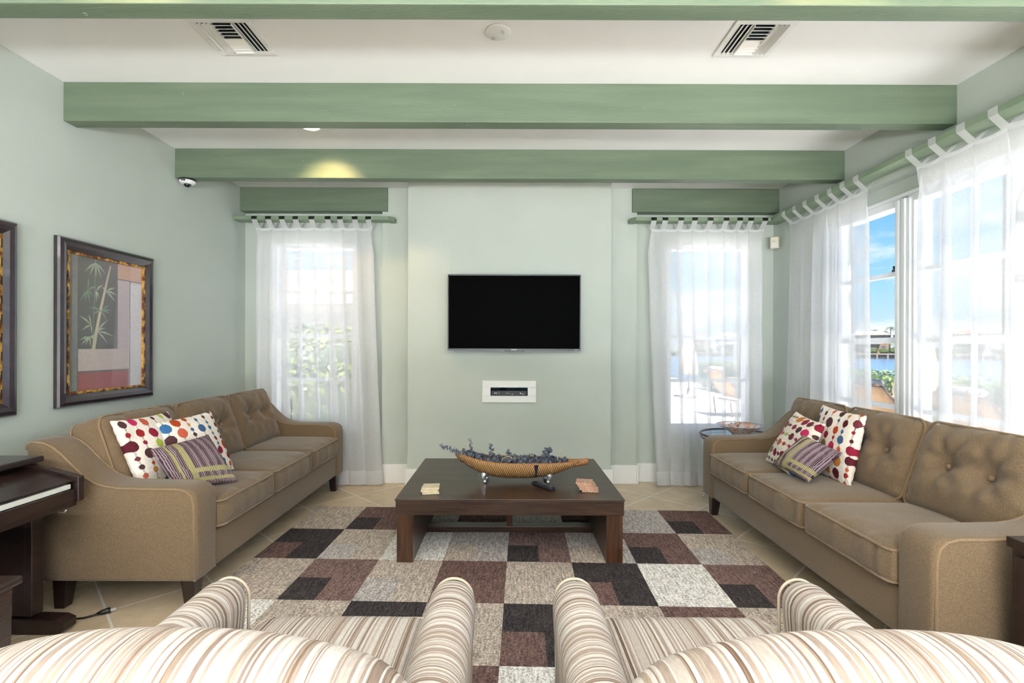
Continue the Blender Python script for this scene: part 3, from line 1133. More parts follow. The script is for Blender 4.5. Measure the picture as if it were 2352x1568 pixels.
def curtain(label, axis, tabs, perp, e0, e1, e0b, e1b, seed, ztop=2.388, tabw=0.052, dense=1.0, Afold=0.43, group='sheer white tab-top curtains', fold=None):
    """hangs below its board; tabs = positions of the loops along the axis"""
    r = random.Random(seed)
    t = thing('sheer_curtain', label, 'curtain', (0, 0, 0), 0, group)
    nT = len(tabs)
    sub = 26
    # parameter phi: integer at each tab
    phis = [-0.30 + i * (nT - 1 + 0.6) / ((nT - 1) * sub) for i in range((nT - 1) * sub + 1)]
    per = (tabs[-1] - tabs[0]) / (nT - 1)
    amp = [Afold * r.uniform(0.75, 1.15) for _ in range(nT + 2)]
    low = [r.uniform(0.55, 1.15) for _ in range(nT + 2)]
    dep = [r.uniform(0.8, 1.3) for _ in range(nT + 2)]
    drift = [r.uniform(-0.25, 0.25) for _ in range(nT + 2)]
    nz = 56
    ys_, verts = [], []

    def base(phi):
        i = max(0, min(nT - 2, int(math.floor(phi))))
        fr = phi - i
        return tabs[i] + (tabs[i + 1] - tabs[i]) * fr
    c0, c1 = base(phis[0]), base(phis[-1])
    for j in range(nz + 1):
        v = j / nz
        for phi in phis:
            k = int(round(phi)) % (nT + 2)
            s = min(1.0, v / 0.10)
            A = amp[k] * per * (0.35 + 0.65 * s) * (1 + (low[k] - 1) * v)
            x = base(phi) - A * math.sin(2 * PI * phi)
            x += drift[k] * per * v * v * math.cos(2 * PI * phi)
            d = (0.012 + 0.014 * v) * dep[k] * s * math.cos(2 * PI * phi)
            d += 0.006 * v * math.sin(PI * phi + seed)
            # flare the free edges
            q = (x - c0) / (c1 - c0)
            l0 = e0 + (e0b - e0) * v ** 1.4
            l1 = e1 + (e1b - e1) * v ** 1.4
            x = l0 + (l1 - l0) * q
            sag = 0.020 * (math.sin(PI * phi) ** 2) * max(0, 1 - v / 0.12)
            bot = 0.010 + 0.004 * math.sin(7 * phi + seed)
            z = (ztop - sag) * (1 - v) + bot * v
            x += 0.004 * noise.noise(Vector((x * 9, z * 2.0, seed))) * s
            d += 0.006 * noise.noise(Vector((x * 6, z * 1.5, seed + 4))) * s
            verts.append((x, perp + d, z) if axis == 'x' else (perp + d, x, z))
    m_ = len(phis)
    faces = [(j * m_ + i, j * m_ + i + 1, (j + 1) * m_ + i + 1, (j + 1) * m_ + i) for j in range(nz) for i in range(m_ - 1)]
    obj('voile_panel', MB().add(verts, faces), SHEER, t, True)
    # hem: the folded-over band at the bottom
    j0 = int(nz * 0.955)
    hv = []
    for j in range(j0, nz + 1):
        for i in range(m_):
            p = verts[j * m_ + i]
            hv.append((p[0], p[1] - 0.003, p[2]) if axis == 'x' else (p[0] - 0.003, p[1], p[2]))
    hf = [(j * m_ + i, j * m_ + i + 1, (j + 1) * m_ + i + 1, (j + 1) * m_ + i) for j in range(nz - j0) for i in range(m_ - 1)]
    obj('hem', MB().add(hv, hf), TABW, t, True)
    # header band at the top
    hv = []
    for j in range(0, 2):
        for i in range(m_):
            p = verts[j * m_ + i]
            hv.append((p[0], p[1] - 0.003, p[2] + (0.004 if j == 0 else 0.02)) if axis == 'x' else (p[0] - 0.003, p[1], p[2] + (0.004 if j == 0 else 0.02)))
    hf = [(i, i + 1, m_ + i + 1, m_ + i) for i in range(m_ - 1)]
    obj('heading', MB().add(hv, hf), TABW, t, True)
    # tab loops over the board
    for k, x in enumerate(tabs):
        q = (x - c0) / (c1 - c0)
        x = e0 + (e1 - e0) * q
        f0, f1 = -0.072, 0.060
        prof = [(-0.004, ztop - 0.012), (f0 + 0.004, RZ0 - 0.004), (f0, RZ0 + 0.004), (f0, RZT + 0.004), (f1, RZT + 0.004), (f1, RZ0), (0.004, ztop - 0.012)]
        tv, tf = [], []
        hw = tabw / 2
        for (p, z) in prof:
            for s_ in (-hw, hw):
                ww = s_ * (1.0 if z > RZ0 else 0.94)
                tv.append((x + ww, perp + p, z) if axis == 'x' else (perp + p, x + ww, z))
        for i in range(len(prof) - 1):
            tf.append((2 * i, 2 * i + 1, 2 * i + 3, 2 * i + 2))
        obj('tab_loop', MB().add(tv, tf), TABW, t)
    return t


S = 4.56 / 1150.0
def tabx(px):
    return [(p - 1168) * S for p in px]


curtain('sheer white curtain at the left far window, behind the left sofa', 'x',
        tabx([588, 620, 651, 682, 719, 756, 784, 818, 849]), 4.632, -2.36, -1.245, -2.365, -1.135, 11)
curtain('sheer white curtain at the right far window, behind the glass bowl', 'x',
        tabx([1500, 1526, 1562, 1593, 1628, 1664, 1695, 1720, 1752]), 4.632, 1.29, 2.375, 1.37, 2.385, 23)
def taby(px):
    return sorted(2.404 * 1150.0 / (p - 1168) for p in px)


curtain('sheer white curtain on the right window wall, nearest the far corner', 'y',
        taby([1807, 1832, 1858, 1888, 1919, 1950, 1984]), 2.468, 3.42, 4.42, 3.375, 4.51, 31)
curtain('sheer white curtain cut off at the right edge, on the right window wall', 'y',
        [1.45, 1.62, 1.79, 1.96, 2.13] + taby([2296, 2223, 2158, 2105])[0:4], 2.468, 1.38, 3.055, 1.38, 3.06, 47)

# ================================================================== RUG
RUG_W, RT = 0.3806, 0.486
BE, BR, BK, WH, GR = (196, 182, 168), (122, 98, 92), (74, 68, 68), (236, 231, 224), (190, 182, 177)
ST = (134, 110, 104)
rows = [  # farthest row first; (colour, sub-square colour, sub column 0 left / 1 right)
    [(BE, None), (BR, BK), (WH, GR), (ST, None), (WH, None), (BR, BK), (GR, None), (BR, BK)],
    [(BK, BR), (BE, GR), (WH, None), (GR, BE), (ST, BK), (GR, BE), (BR, BK), (BE, GR)],
    [(BE, None), (ST, BK), (BE, GR), (BR, None), (BE, None), (BK, BR), (WH, None), (ST, BK)],
    [(WH, None), (BE, None), (BK, None), (BE, None), (BK, BR), (BE, None), (BR, None), (BE, None)],
    [(BE, GR), (BR, BK), (WH, None), (BR, BK), (WH, None), (BR, None), (BE, GR), (BK, BR)],
    [(BK, None), (BE, None), (ST, BK), (BE, None), (BK, None), (GR, BE), (BR, None), (WH, None)],
    [(BE, None), (BR, None), (BE, GR), (BK, BR), (BE, None), (ST, BK), (WH, None), (BR, None)],
]
verts, faces, cols = [], [], []
RTH = 0.012
rr_ = random.Random(2)
for j, row in enumerate(rows):
    for i, (c, sub) in enumerate(row):
        for sj in range(2):
            for si in range(2):
                cc = c
                if sub is not None and si == 0 and sj == 1:
                    cc = sub
                x0 = -4 * RUG_W + i * RUG_W + si * RUG_W / 2
                y1 = -j * RT - sj * RT / 2
                # each block is tufted a hair higher than the gaps between blocks
                n0 = len(verts)
                verts += [(x0, y1 - RT / 2, RTH), (x0 + RUG_W / 2, y1 - RT / 2, RTH), (x0 + RUG_W / 2, y1, RTH), (x0, y1, RTH)]
                faces.append((n0, n0 + 1, n0 + 2, n0 + 3))
                k = 1 + rr_.uniform(-0.04, 0.04)
                cols += [[v * k for v in lin(*cc)[:3]]] * 4
L0, L1, W0, W1 = -7 * RT, 0.0, -4 * RUG_W, 4 * RUG_W
n0 = len(verts)
verts += [(W0, L0, 0.001), (W1, L0, 0.001), (W1, L1, 0.001), (W0, L1, 0.001), (W0, L0, RTH), (W1, L0, RTH), (W1, L1, RTH), (W0, L1, RTH)]
cols += [list(lin(90, 74, 68)[:3])] * 8
faces += [(n0, n0 + 1, n0 + 5, n0 + 4), (n0 + 1, n0 + 2, n0 + 6, n0 + 5), (n0 + 2, n0 + 3, n0 + 7, n0 + 6), (n0 + 3, n0, n0 + 4, n0 + 7), (n0, n0 + 3, n0 + 2, n0 + 1)]
me = bpy.data.meshes.new('area_rug')
me.from_pydata(verts, [], faces)
me.update()
color_attr(me, cols)
RUGM = attr_mat('rug_pile', 0.95, speck=(130, 0.55), streak=(1.0, 0.34, (95, 12, 1)), bump=(180, 0.8), spec=0.05)
o = obj('area_rug', me, RUGM, loc=(0.022, 3.935, 0.0), rot=(0, 0, math.radians(-1.6)))
tag(o, 'patchwork area rug in beige, white, brown and black squares under the coffee table', 'rug')

# ================================================================== SOFAS
SL, ARM = 2.13, 0.17
SEATW = (SL - 2 * ARM) / 3


def wrinkle(p, amt, sc, seed):
    return amt * noise.noise(Vector((p.x * sc + seed, p.y * sc, p.z * sc)))


def loop_rounded(hx, hy, r, n=7):
    pts = []
    for (cx, cy, a0) in ((hx - r, hy - r, 0), (-hx + r, hy - r, PI / 2), (-hx + r, -hy + r, PI), (hx - r, -hy + r, 3 * PI / 2)):
        for k in range(n + 1):
            a = a0 + PI / 2 * k / n
            pts.append((cx + r * math.cos(a), cy + r * math.sin(a)))
    return pts


def make_sofa(label, loc, rz):
    t = thing('sofa', label, 'sofa', loc, rz, 'matching taupe three-seat sofas')
    hl = SL / 2
    # base rail
    obj('base', MB().box(-hl + ARM - 0.02, hl - ARM + 0.02, -0.395, 0.34, 0.15, 0.345), SOFA, t, True, bevel=0.02, seg=3)
    # back frame
    obj('back_frame', MB().prism([(0.27, 0.16), (0.35, 0.16), (0.412, 0.79), (0.402, 0.805), (0.37, 0.805), (0.355, 0.79)], 'x', -hl + ARM - 0.02, hl - ARM + 0.02), SOFA, t, True, bevel=0.015, seg=3)
    prof = [(-0.41, 0.15), (-0.41, 0.52), (-0.400, 0.568), (-0.372, 0.592), (-0.33, 0.602), (-0.18, 0.603), (-0.025, 0.606), (0.04, 0.616), (0.088, 0.632), (0.135, 0.662), (0.19, 0.712),
            (0.245, 0.768), (0.29, 0.803), (0.335, 0.822), (0.39, 0.826), (0.408, 0.815), (0.412, 0.79), (0.352, 0.15)]
    for s in (-1, 1):
        x0, x1 = (-hl, -hl + ARM) if s < 0 else (hl - ARM, hl)
        a = obj('arm', MB().prism(prof, 'x', x0, x1), SOFA, t, True, bevel=0.022, seg=3)
        for xe in (x0 + 0.004, x1 - 0.004):
            pts = [(xe, y * 0.985 - 0.0, z - 0.008) for (y, z) in prof[:-1]]
            pts = [(xe, -0.398, 0.155)] + [(xe, y + (0.012 if y < -0.3 else 0), z) for (_, y, z) in pts[1:]]
            obj('piping', MB().tube(pts, 0.0065, 6), SOFA_PIPE, a, True)
    for i in range(3):
        cx = -hl + ARM + SEATW * (i + 0.5)
        sx, sy, sz = SEATW - 0.004, 0.64, 0.150
        cy = -0.425 + sy / 2
        def puff(p, sx=sx, sy=sy, i=i):
            u, v = p.x / (sx / 2), p.y / (sy / 2)
            k = max(0, 1 - u ** 4) * max(0, 1 - v ** 4)
            z = p.z
            if z > 0:
                z += 0.022 * k
            fr = max(0, -v)
            y = p.y - 0.016 * (fr ** 8) * (1 - u ** 4) * (1 - (p.z / 0.075) ** 2)
            wr = 0.0065 * math.sin(p.x * 62 + 3 * math.sin(p.x * 17 + i)) * math.exp(-((v + 0.92) / 0.16) ** 2)
            q = Vector((p.x, y - wr * (1 if p.z < 0.06 else 0.4), z + wr * 0.7 * (1 if p.z > 0 else 0)))
            q.z += wrinkle(q, 0.004, 9, i * 7.0) * k
            return q
        c = obj('seat_cushion', MB().softbox(0, 0, 0, sx, sy, sz, 0.034, 26, puff), SOFA, t, True, loc=(cx, cy, 0.345 + sz / 2))
        for zz in (sz / 2 - 0.012, -sz / 2 + 0.012):
            lp = loop_rounded(sx / 2 - 0.004, sy / 2 - 0.003, 0.035)
            obj('piping', MB().tube([(x, y - (0.012 * (1 - (x / (sx / 2)) ** 4) if y < -0.2 else 0), zz + 0.002) for (x, y) in lp], 0.0062, 6, True), SOFA_PIPE, c, True)
    BW, BHt, BT = SEATW - 0.003, 0.445, 0.175
    for i in range(3):
        cx = -hl + ARM + SEATW * (i + 0.5)
        btn = [(-0.105, 0.02), (0.105, 0.02)]
        def puffb(p, i=i):
            u, w = p.x / (BW / 2), p.z / (BHt / 2)
            k = max(0, 1 - u ** 4) * max(0, 1 - w ** 4)
            y = p.y
            dz = 0.0
            if y < 0:
                y -= 0.044 * k
                for (bx, bz) in btn:
                    d2 = (p.x - bx) ** 2 + (p.z - bz) ** 2
                    d = math.sqrt(d2)
                    y += 0.052 * math.exp(-d2 / 0.0034)
                    ang = math.atan2(p.z - bz, p.x - bx)
                    y += 0.0110 * math.sin(ang * 7 + i * 2 + bx * 30) * math.exp(-((d - 0.085) / 0.055) ** 2)
                # crease linking the two buttons
                y += 0.012 * math.exp(-((p.z - 0.02) / 0.022) ** 2) * (1 if abs(p.x) < 0.105 else math.exp(-((abs(p.x) - 0.105) / 0.05) ** 2))
                # gathered pleats under the top seam
                y += 0.0095 * math.sin(p.x * 55 + 4 * math.sin(p.x * 13 + i * 2)) * math.exp(-((w - 0.86) / 0.16) ** 2)
                y += 0.004 * math.sin(p.z * 60 + 3 * math.sin(p.z * 19 + i)) * math.exp(-((abs(u) - 0.9) / 0.12) ** 2)
            else:
                y += 0.015 * k
            if p.z > 0:
                dz = 0.014 * (1 - u * u) - 0.016 * max(0, abs(u) - 0.75) ** 1.5 * 3
                dz += 0.0030 * math.sin(p.x * 62 + 5 * math.sin(p.x * 11 + i)) * max(0, w) ** 3
            q = Vector((p.x, y, p.z + dz))
            q.y += wrinkle(q, 0.006, 7, 20 + i * 5.0) * k
            return q
        tilt = math.radians(-19)
        c = obj('back_cushion', MB().softbox(0, 0, 0, BW, BT, BHt, 0.05, 30, puffb), SOFA, t, True,
                loc=(cx, 0.222, 0.676), rot=(tilt, 0, 0))
        lp = loop_rounded(BW / 2 - 0.004, BHt / 2 - 0.004, 0.05)
        for yy in (-BT / 2 + 0.014, BT / 2 - 0.014):
            pts = []
            for (x, z) in lp:
                u = x / (BW / 2)
                dz = (0.014 * (1 - u * u) - 0.016 * max(0, abs(u) - 0.75) ** 1.5 * 3) if z > 0 else 0
                pts.append((x, yy - (0.006 if yy < 0 else 0), z + dz + (0.001 if z > 0 else 0)))
            obj('piping', MB().tube(pts, 0.0062, 6, True), SOFA_PIPE, c, True)
        for (bx, bz) in btn:
            Mx = Matrix.Translation((bx, -BT / 2 + 0.004, bz)) @ Matrix.Rotation(PI / 2, 4, 'X')
            obj('button', MB().lathe([(0.012, -0.004), (0.0125, 0.003), (0.009, 0.007), (0.0005, 0.0085)], 16, Mx), SOFA_PIPE, c, True)
    for sx in (-1, 1):
        for (ly, d) in ((-0.34, -1), (0.28, 1)):
            obj('leg', MB().taper(sx * (hl - 0.075), ly, 0.0, 0.155, 0.024, 0.024, 0.036, 0.036, dx=sx * 0.006, dy=d * 0.008), ESPRESSO, t, bevel=0.003)
    return t


sofa = make_sofa('taupe three-seat sofa along the left wall, under the framed prints', (-1.895, 3.455, 0.0), PI / 2)
dup(sofa, 'taupe three-seat sofa along the right window wall, cut off by the right edge', (1.93, 2.855, 0.0), (0, 0, -PI / 2))

# ================================================================== CUSHIONS
DOTCOL = [(150, 36, 62), (96, 34, 44), (184, 70, 34), (64, 98, 140), (140, 124, 84), (120, 54, 64), (176, 190, 70), (204, 96, 72), (206, 130, 60), (60, 110, 160), (84, 52, 56), (196, 44, 96), (158, 40, 46)]


def dots_pattern(U, V, seed):
    """U across the hanging strings, V along them; both 0..1"""
    r = random.Random(seed)
    img = np.zeros(U.shape + (3,)) + L3(238, 228, 216)
    n = 6
    for k in range(n + 1):
        uc = (k + 0.5 + r.uniform(-0.1, 0.1)) / n
        uw = uc + 0.008 * np.sin(V * 9 + k)
        m = (np.abs(U - uw - 0.004) < 0.0032) | (np.abs(U - uw + 0.006) < 0.0024)
        img[m] = L3(126, 126, 122)
        v = r.uniform(-0.02, 0.1)
        while v < 1.0:
            big = r.random() < 0.40
            rad = r.uniform(0.052, 0.078) if big else r.uniform(0.024, 0.040)
            v += rad
            c = L3(*r.choice(DOTCOL))
            uo = uc + 0.008 * math.sin(v * 9 + k)
            d = np.hypot((U - uo) * 1.08, (V - v))
            img[d < rad] = c
            ring = (d < rad) & (d > rad - 0.006)
            img[ring] = c * 0.72
            v += rad + r.uniform(0.015, 0.07)
    return img


def stripes_pattern(U, V, seed):
    img = np.zeros(U.shape + (3,))
    ph = (U * 36) % 1.0
    dark, pale = L3(78, 54, 60), L3(164, 148, 156)
    img[:] = pale
    img[ph < 0.58] = dark
    olive = L3(160, 152, 108)
    # two bands along the stripes at the left, two across at the bottom right
    img[(U > 0.15) & (U < 0.195)] = olive
    img[(U > 0.29) & (U < 0.38)] = olive
    low = U > 0.29
    img[(V < 0.28) & (V > 0.19) & low] = olive
    img[(V < 0.105) & (V > 0.055) & low] = olive
    return img


DOTM = attr_mat('dotted_cotton', 0.85, speck=(160, 0.06), bump=(70, 0.35), spec=0.15)
STRM = attr_mat('striped_corduroy', 0.8, speck=(200, 0.10), bump=(260, 0.25), spec=0.2)


def pillow(label, tl, tr, bl, br, thick, kind, seed, group, turn=0, bulge_up=0.0):
    """four corner points (top-left ... as seen from its front); the front bulges towards the viewer side"""
    tl, tr, bl, br = [Vector(p) for p in (tl, tr, bl, br)]
    c = (tl + tr + bl + br) / 4
    n_ = 165
    ts = np.linspace(-1, 1, n_)
    nrm = (tr - tl + br - bl).cross(tl - bl + tr - br).normalized()   # right x up = towards viewer
    w_ = (tr - tl).length
    verts, faces, uv = [], [], []
    rs = random.Random(seed)
    for side in (1, -1):
        for b_ in ts:
            for a_ in ts:
                # edges drawn in between the corners
                aa = a_ * (1 - 0.055 * (1 - b_ * b_))
                bb = b_ * (1 - 0.055 * (1 - a_ * a_))
                s, q = (aa + 1) / 2, (bb + 1) / 2
                p = (bl * (1 - s) + br * s) * (1 - q) + (tl * (1 - s) + tr * s) * q
                e1 = max(0.0, 1 - a_ ** 2)
                e2 = max(0.0, 1 - b_ ** 2)
                hgt = thick / 2 * (e1 * e2) ** 0.42
                if kind == 'dots':      # quilted channels across the strings, puckered rim
                    hgt += 0.0006 * math.sin(b_ * 46 + 1.5 * noise.noise(Vector((a_ * 3, b_ * 2, seed)))) * min(1, e1 * e2 * 4)
                    rim = 0.0022 * math.sin((a_ + b_) * 30 + seed) * (1 - min(1, e1 * e2 * 6))
                    p = p + nrm * rim
                else:
                    hgt += 0.0016 * math.sin(a_ * 85) * min(1, e1 * e2 * 4)
                hgt += 0.010 * noise.noise(Vector((a_ * 1.6, b_ * 1.6, seed * 1.7))) * min(1, e1 * e2 * 3)
                p = p + nrm * hgt * side
                verts.append(p - c)
                uv.append((s, q))
    N = n_ * n_
    for sd in range(2):
        o_ = sd * N
        for j in range(n_ - 1):
            for i in range(n_ - 1):
                f_ = (o_ + j * n_ + i, o_ + j * n_ + i + 1, o_ + (j + 1) * n_ + i + 1, o_ + (j + 1) * n_ + i)
                faces.append(f_ if sd == 0 else f_[::-1])
    # seam strip joining the two faces
    me = bpy.data.meshes.new('throw_pillow')
    me.from_pydata([tuple(v) for v in verts], [], faces)
    uv = np.array(uv)
    U, V = uv[:, 0], uv[:, 1]
    if turn:
        U, V = V, U
    cols_ = dots_pattern(U, V, seed) if kind == 'dots' else stripes_pattern(U, V, seed)
    color_attr(me, cols_)
    for p_ in me.polygons:
        p_.use_smooth = True
    bm = bmesh.new()
    bm.from_mesh(me)
    bmesh.ops.remove_doubles(bm, verts=bm.verts, dist=0.0004)
    bm.to_mesh(me)
    bm.free()
    o_ = obj('throw_pillow', me, DOTM if kind == 'dots' else STRM, loc=c)
    return tag(o_, label, 'cushion', group)


GP = 'throw pillows on the sofas'
# left sofa
pillow('dotted white pillow nearest the arm of the left sofa', (-2.04, 2.565, 0.895), (-2.03, 2.98, 0.89), (-1.90, 2.60, 0.505), (-1.89, 3.02, 0.505), 0.12, 'dots', 12, GP)
pillow('dotted white pillow leaning on the left sofa between the striped one and the back', (-1.985, 2.79, 0.85), (-1.90, 3.19, 0.868), (-1.80, 2.76, 0.505), (-1.72, 3.145, 0.505), 0.12, 'dots', 27, GP)
pillow('purple striped pillow with olive bands on the left sofa', (-1.882, 2.625, 0.735), (-1.78, 2.972, 0.754), (-1.735, 2.61, 0.53), (-1.505, 2.79, 0.53), 0.115, 'stripes', 4, GP)
# right sofa
pillow('dotted white pillow nearest the far arm of the right sofa', (1.93, 3.35, 0.855), (1.855, 2.93, 0.835), (1.755, 3.41, 0.51), (1.70, 2.99, 0.505), 0.125, 'dots', 33, GP, turn=1)
pillow('dotted white pillow leaning upright against the middle back of the right sofa', (2.035, 3.24, 0.915), (2.025, 2.83, 0.90), (1.905, 3.16, 0.505), (1.905, 2.79, 0.50), 0.115, 'dots', 48, GP)
pillow('purple striped pillow with olive bands tipped on its corner, right sofa', (1.766, 2.99, 0.764), (1.896, 2.837, 0.687), (1.64, 3.107, 0.561), (1.665, 2.779, 0.535), 0.115, 'stripes', 9, GP)

# ================================================================== ARMCHAIRS
STR_X = stripe_mat('cream_stripe_lengthwise', 'X', 3.1, 17)
STR_Y = stripe_mat('cream_stripe_crosswise', 'Y', 7.7, 18)
CREAM_PIPE = M('cream_piping', lin(206, 190, 168), 0.85)


def make_armchair(label, loc):
    t = thing('armchair', label, 'armchair', loc, PI, 'matching striped armchairs')
    # local front is -y; width 0.745, depth 0.84 (y -0.41 ... 0.43)
    obj('base', MB().softbox(0, -0.0, 0.235, 0.52, 0.78, 0.27, 0.02, 8), STR_X, t, True)
    for s in (-1, 1):
        def roll(p, s=s):
            q = Vector(p)
            w = (q.z / 0.26)
            # slim slab below, fuller roll at the top
            k = 0.80 + 0.20 / (1 + math.exp(-(q.z - 0.13) * 30))
            q.x = q.x * k + s * 0.004 * (1 - w)
            # the roll dips slightly towards the back
            if q.z > 0.1:
                q.z -= 0.012 * max(0, q.y + 0.1)
            return q
        a = obj('arm', MB().softbox(0, 0, 0, 0.128, 0.70, 0.535, 0.062, 22, roll), STR_Y, t, True, loc=(s * 0.312, -0.025, 0.365))
        lp = []
        for k in range(25):
            an = PI * k / 24
            lp.append((0.052 * math.cos(an), -0.338, 0.205 + 0.052 * math.sin(an)))
        lp = [(0.045, -0.338, -0.25)] + lp + [(-0.045, -0.338, -0.25)]
        obj('piping', MB().tube(lp, 0.004, 6), CREAM_PIPE, a, True)
    def seatp(p):
        u, v = p.x / 0.245, p.y / 0.32
        q = Vector(p)
        if q.z > 0:
            q.z += 0.025 * max(0, 1 - u ** 4) * max(0, 1 - v ** 4)
        return q
    c = obj('seat_cushion', MB().softbox(0, 0, 0, 0.492, 0.64, 0.13, 0.04, 16, seatp), STR_X, t, True, loc=(0, -0.10, 0.43))
    lp = loop_rounded(0.244, 0.318, 0.04)
    for zz in (0.05, -0.05):
        obj('piping', MB().tube([(x, y, zz) for (x, y) in lp], 0.0045, 6, True), CREAM_PIPE, c, True)
    # tall rounded back: crown arched across, sides rolled
    def backp(p):
        u = p.x / 0.355
        q = Vector(p)
        w = (q.z + 0.325) / 0.65
        q.z -= max(0, w - 0.2) / 0.8 * (0.10 * abs(u) ** 2.4)
        q.y += 0.05 * (w - 0.3)                         # leans back
        q.y -= 0.035 * abs(u) ** 2.2 * (0.3 + 0.7 * w)   # wraps forward
        return q
    bk = obj('backrest', MB().softbox(0, 0, 0, 0.71, 0.20, 0.65, 0.095, 26, backp), STR_X, t, True, loc=(0, 0.365, 0.57))
    for sx in (-1, 1):
        for (ly, d) in ((-0.30, -1), (0.33, 1)):
            obj('leg', MB().taper(sx * 0.27, ly, 0.0, 0.115, 0.018, 0.018, 0.028, 0.028, dx=sx * 0.005, dy=d * 0.012), ESPRESSO, t, bevel=0.002)
    return t


ac = make_armchair('cream and tan striped armchair at the bottom left, back to the viewer', (-0.462, 1.035, 0.012))
dup(ac, 'cream and tan striped armchair at the bottom right, back to the viewer', (0.497, 1.035, 0.012))

# ================================================================== COFFEE TABLE
RZ = 0.012
t = thing('coffee_table', 'large square dark walnut coffee table in the middle of the rug', 'coffee table', (0.011, 3.473, RZ))
hw, hd, th = 0.671, 0.535, 0.376
obj('tabletop', MB().box(-hw - 0.004, hw + 0.004, -hd - 0.004, hd + 0.004, th - 0.012, th), TABLE_X, t, bevel=0.002)
obj('inlay_band', MB().box(-0.022, 0.022, -hd + 0.004, hd - 0.004, th - 0.0005, th + 0.0006), TABLE_Y, t)
ap = MB()
for s in (-1, 1):
    obj('apron', MB().box(-hw, hw, s * hd - 0.022 if s > 0 else -hd, s * hd if s > 0 else -hd + 0.022, th - 0.095, th - 0.012), TABLE_X, t, bevel=0.002)
    obj('apron', MB().box(s * hw - (0.022 if s > 0 else 0), s * hw + (0 if s > 0 else 0.022), -hd + 0.022, hd - 0.022, th - 0.095, th - 0.012), TABLE_Y, t, bevel=0.002)
for sx in (-1, 1):
    for sy in (-1, 1):
        x0 = sx * (hw - 0.006)
        x1 = sx * (hw - 0.103)
        y0 = sy * (hd - 0.006)
        y1 = sy * (hd - 0.060)
        obj('leg', MB().box(min(x0, x1), max(x0, x1), min(y0, y1), max(y0, y1), 0, th - 0.095), TABLE_Z, t, bevel=0.002)
    xa, xb = sx * (hw - 0.060), sx * (hw - 0.103)
    obj('side_board', MB().box(min(xa, xb), max(xa, xb), -hd + 0.06, hd - 0.06, 0.0, 0.215), TABLE_Y, t, bevel=0.002)
obj('stretcher', MB().box(-hw + 0.103, hw - 0.103, -0.045, 0.045, 0.0, 0.040), TABLE_X, t, bevel=0.002)
obj('centre_post', MB().box(-0.02, 0.02, -0.03, 0.03, 0.040, th - 0.012), TABLE_Z, t, bevel=0.002)
TT = RZ + th   # table top height

# ------------------------------------------------------------------ boat-shaped bowl on silver feet
m, nt, n, l, bs = base_mat('ribbed_rattan')
tc = n.new('ShaderNodeTexCoord')
mp = n.new('ShaderNodeMapping')
mp.inputs['Rotation'].default_value = (0, math.radians(22), 0)
l.new(tc.outputs['Object'], mp.inputs[0])
wv = n.new('ShaderNodeTexWave')
wv.wave_type = 'BANDS'
wv.bands_direction = 'X'
wv.inputs['Scale'].default_value = 27
wv.inputs['Distortion'].default_value = 1.6
wv.inputs['Detail'].default_value = 2
l.new(mp.outputs[0], wv.inputs['Vector'])
r = n.new('ShaderNodeValToRGB')
r.color_ramp.elements[0].position = 0.30
r.color_ramp.elements[0].color = lin(112, 76, 44)
r.color_ramp.elements[1].position = 0.6
r.color_ramp.elements[1].color = lin(202, 156, 102)
l.new(wv.outputs['Fac'], r.inputs[0])
l.new(r.outputs[0], bs.inputs['Base Color'])
bs.inputs['Roughness'].default_value = 0.5
bp = n.new('ShaderNodeBump')
bp.inputs['Strength'].default_value = 0.6
bp.inputs['Distance'].default_value = 0.006
l.new(wv.outputs['Fac'], bp.inputs['Height'])
l.new(bp.outputs[0], bs.inputs['Normal'])
RATTAN = m
RIM = M('rattan_rim', lin(176, 118, 66), 0.6, var=(120, lin(120, 74, 36), 0.45, 0.65))
STEM = M('dried_palm_stem', lin(176, 124, 78), 0.6, var=(30, lin(120, 78, 44), 0.4, 0.7), stretch=(1, 8, 8))
LEAF = M('dried_eucalyptus_leaf', lin(70, 74, 86), 0.6, var=(60, lin(104, 112, 128), 0.4, 0.65))
LEAF2 = M('dried_eucalyptus_leaf_pale', lin(132, 142, 160), 0.6, var=(60, lin(84, 90, 104), 0.4, 0.65))
TWIG = M('pale_curled_twig', lin(214, 196, 148), 0.6)
BX, BY, BZ = 0.062, 3.325, TT
bowl = thing('boat_bowl', 'boat-shaped rattan bowl on silver feet in the middle of the coffee table', 'decorative bowl', (BX, BY, BZ))


def boat(s):
    """s -1..1 -> (x, half width, rim height, depth)"""
    x = 0.40 * s
    w = 0.118 * max(0.0, 1 - abs(s) ** 2.3) ** 0.72
    if s < 0:
        w = max(w, 0.034)
    else:
        w = max(w, 0.020)
    rim = 0.142 + 0.052 * max(0, -s) ** 2.4 - 0.006 * max(0, s) ** 2
    keel = 0.036 + 0.092 * abs(s) ** 2.6 + (0.040 * max(0, -s) ** 3)
    return x, w, rim, keel


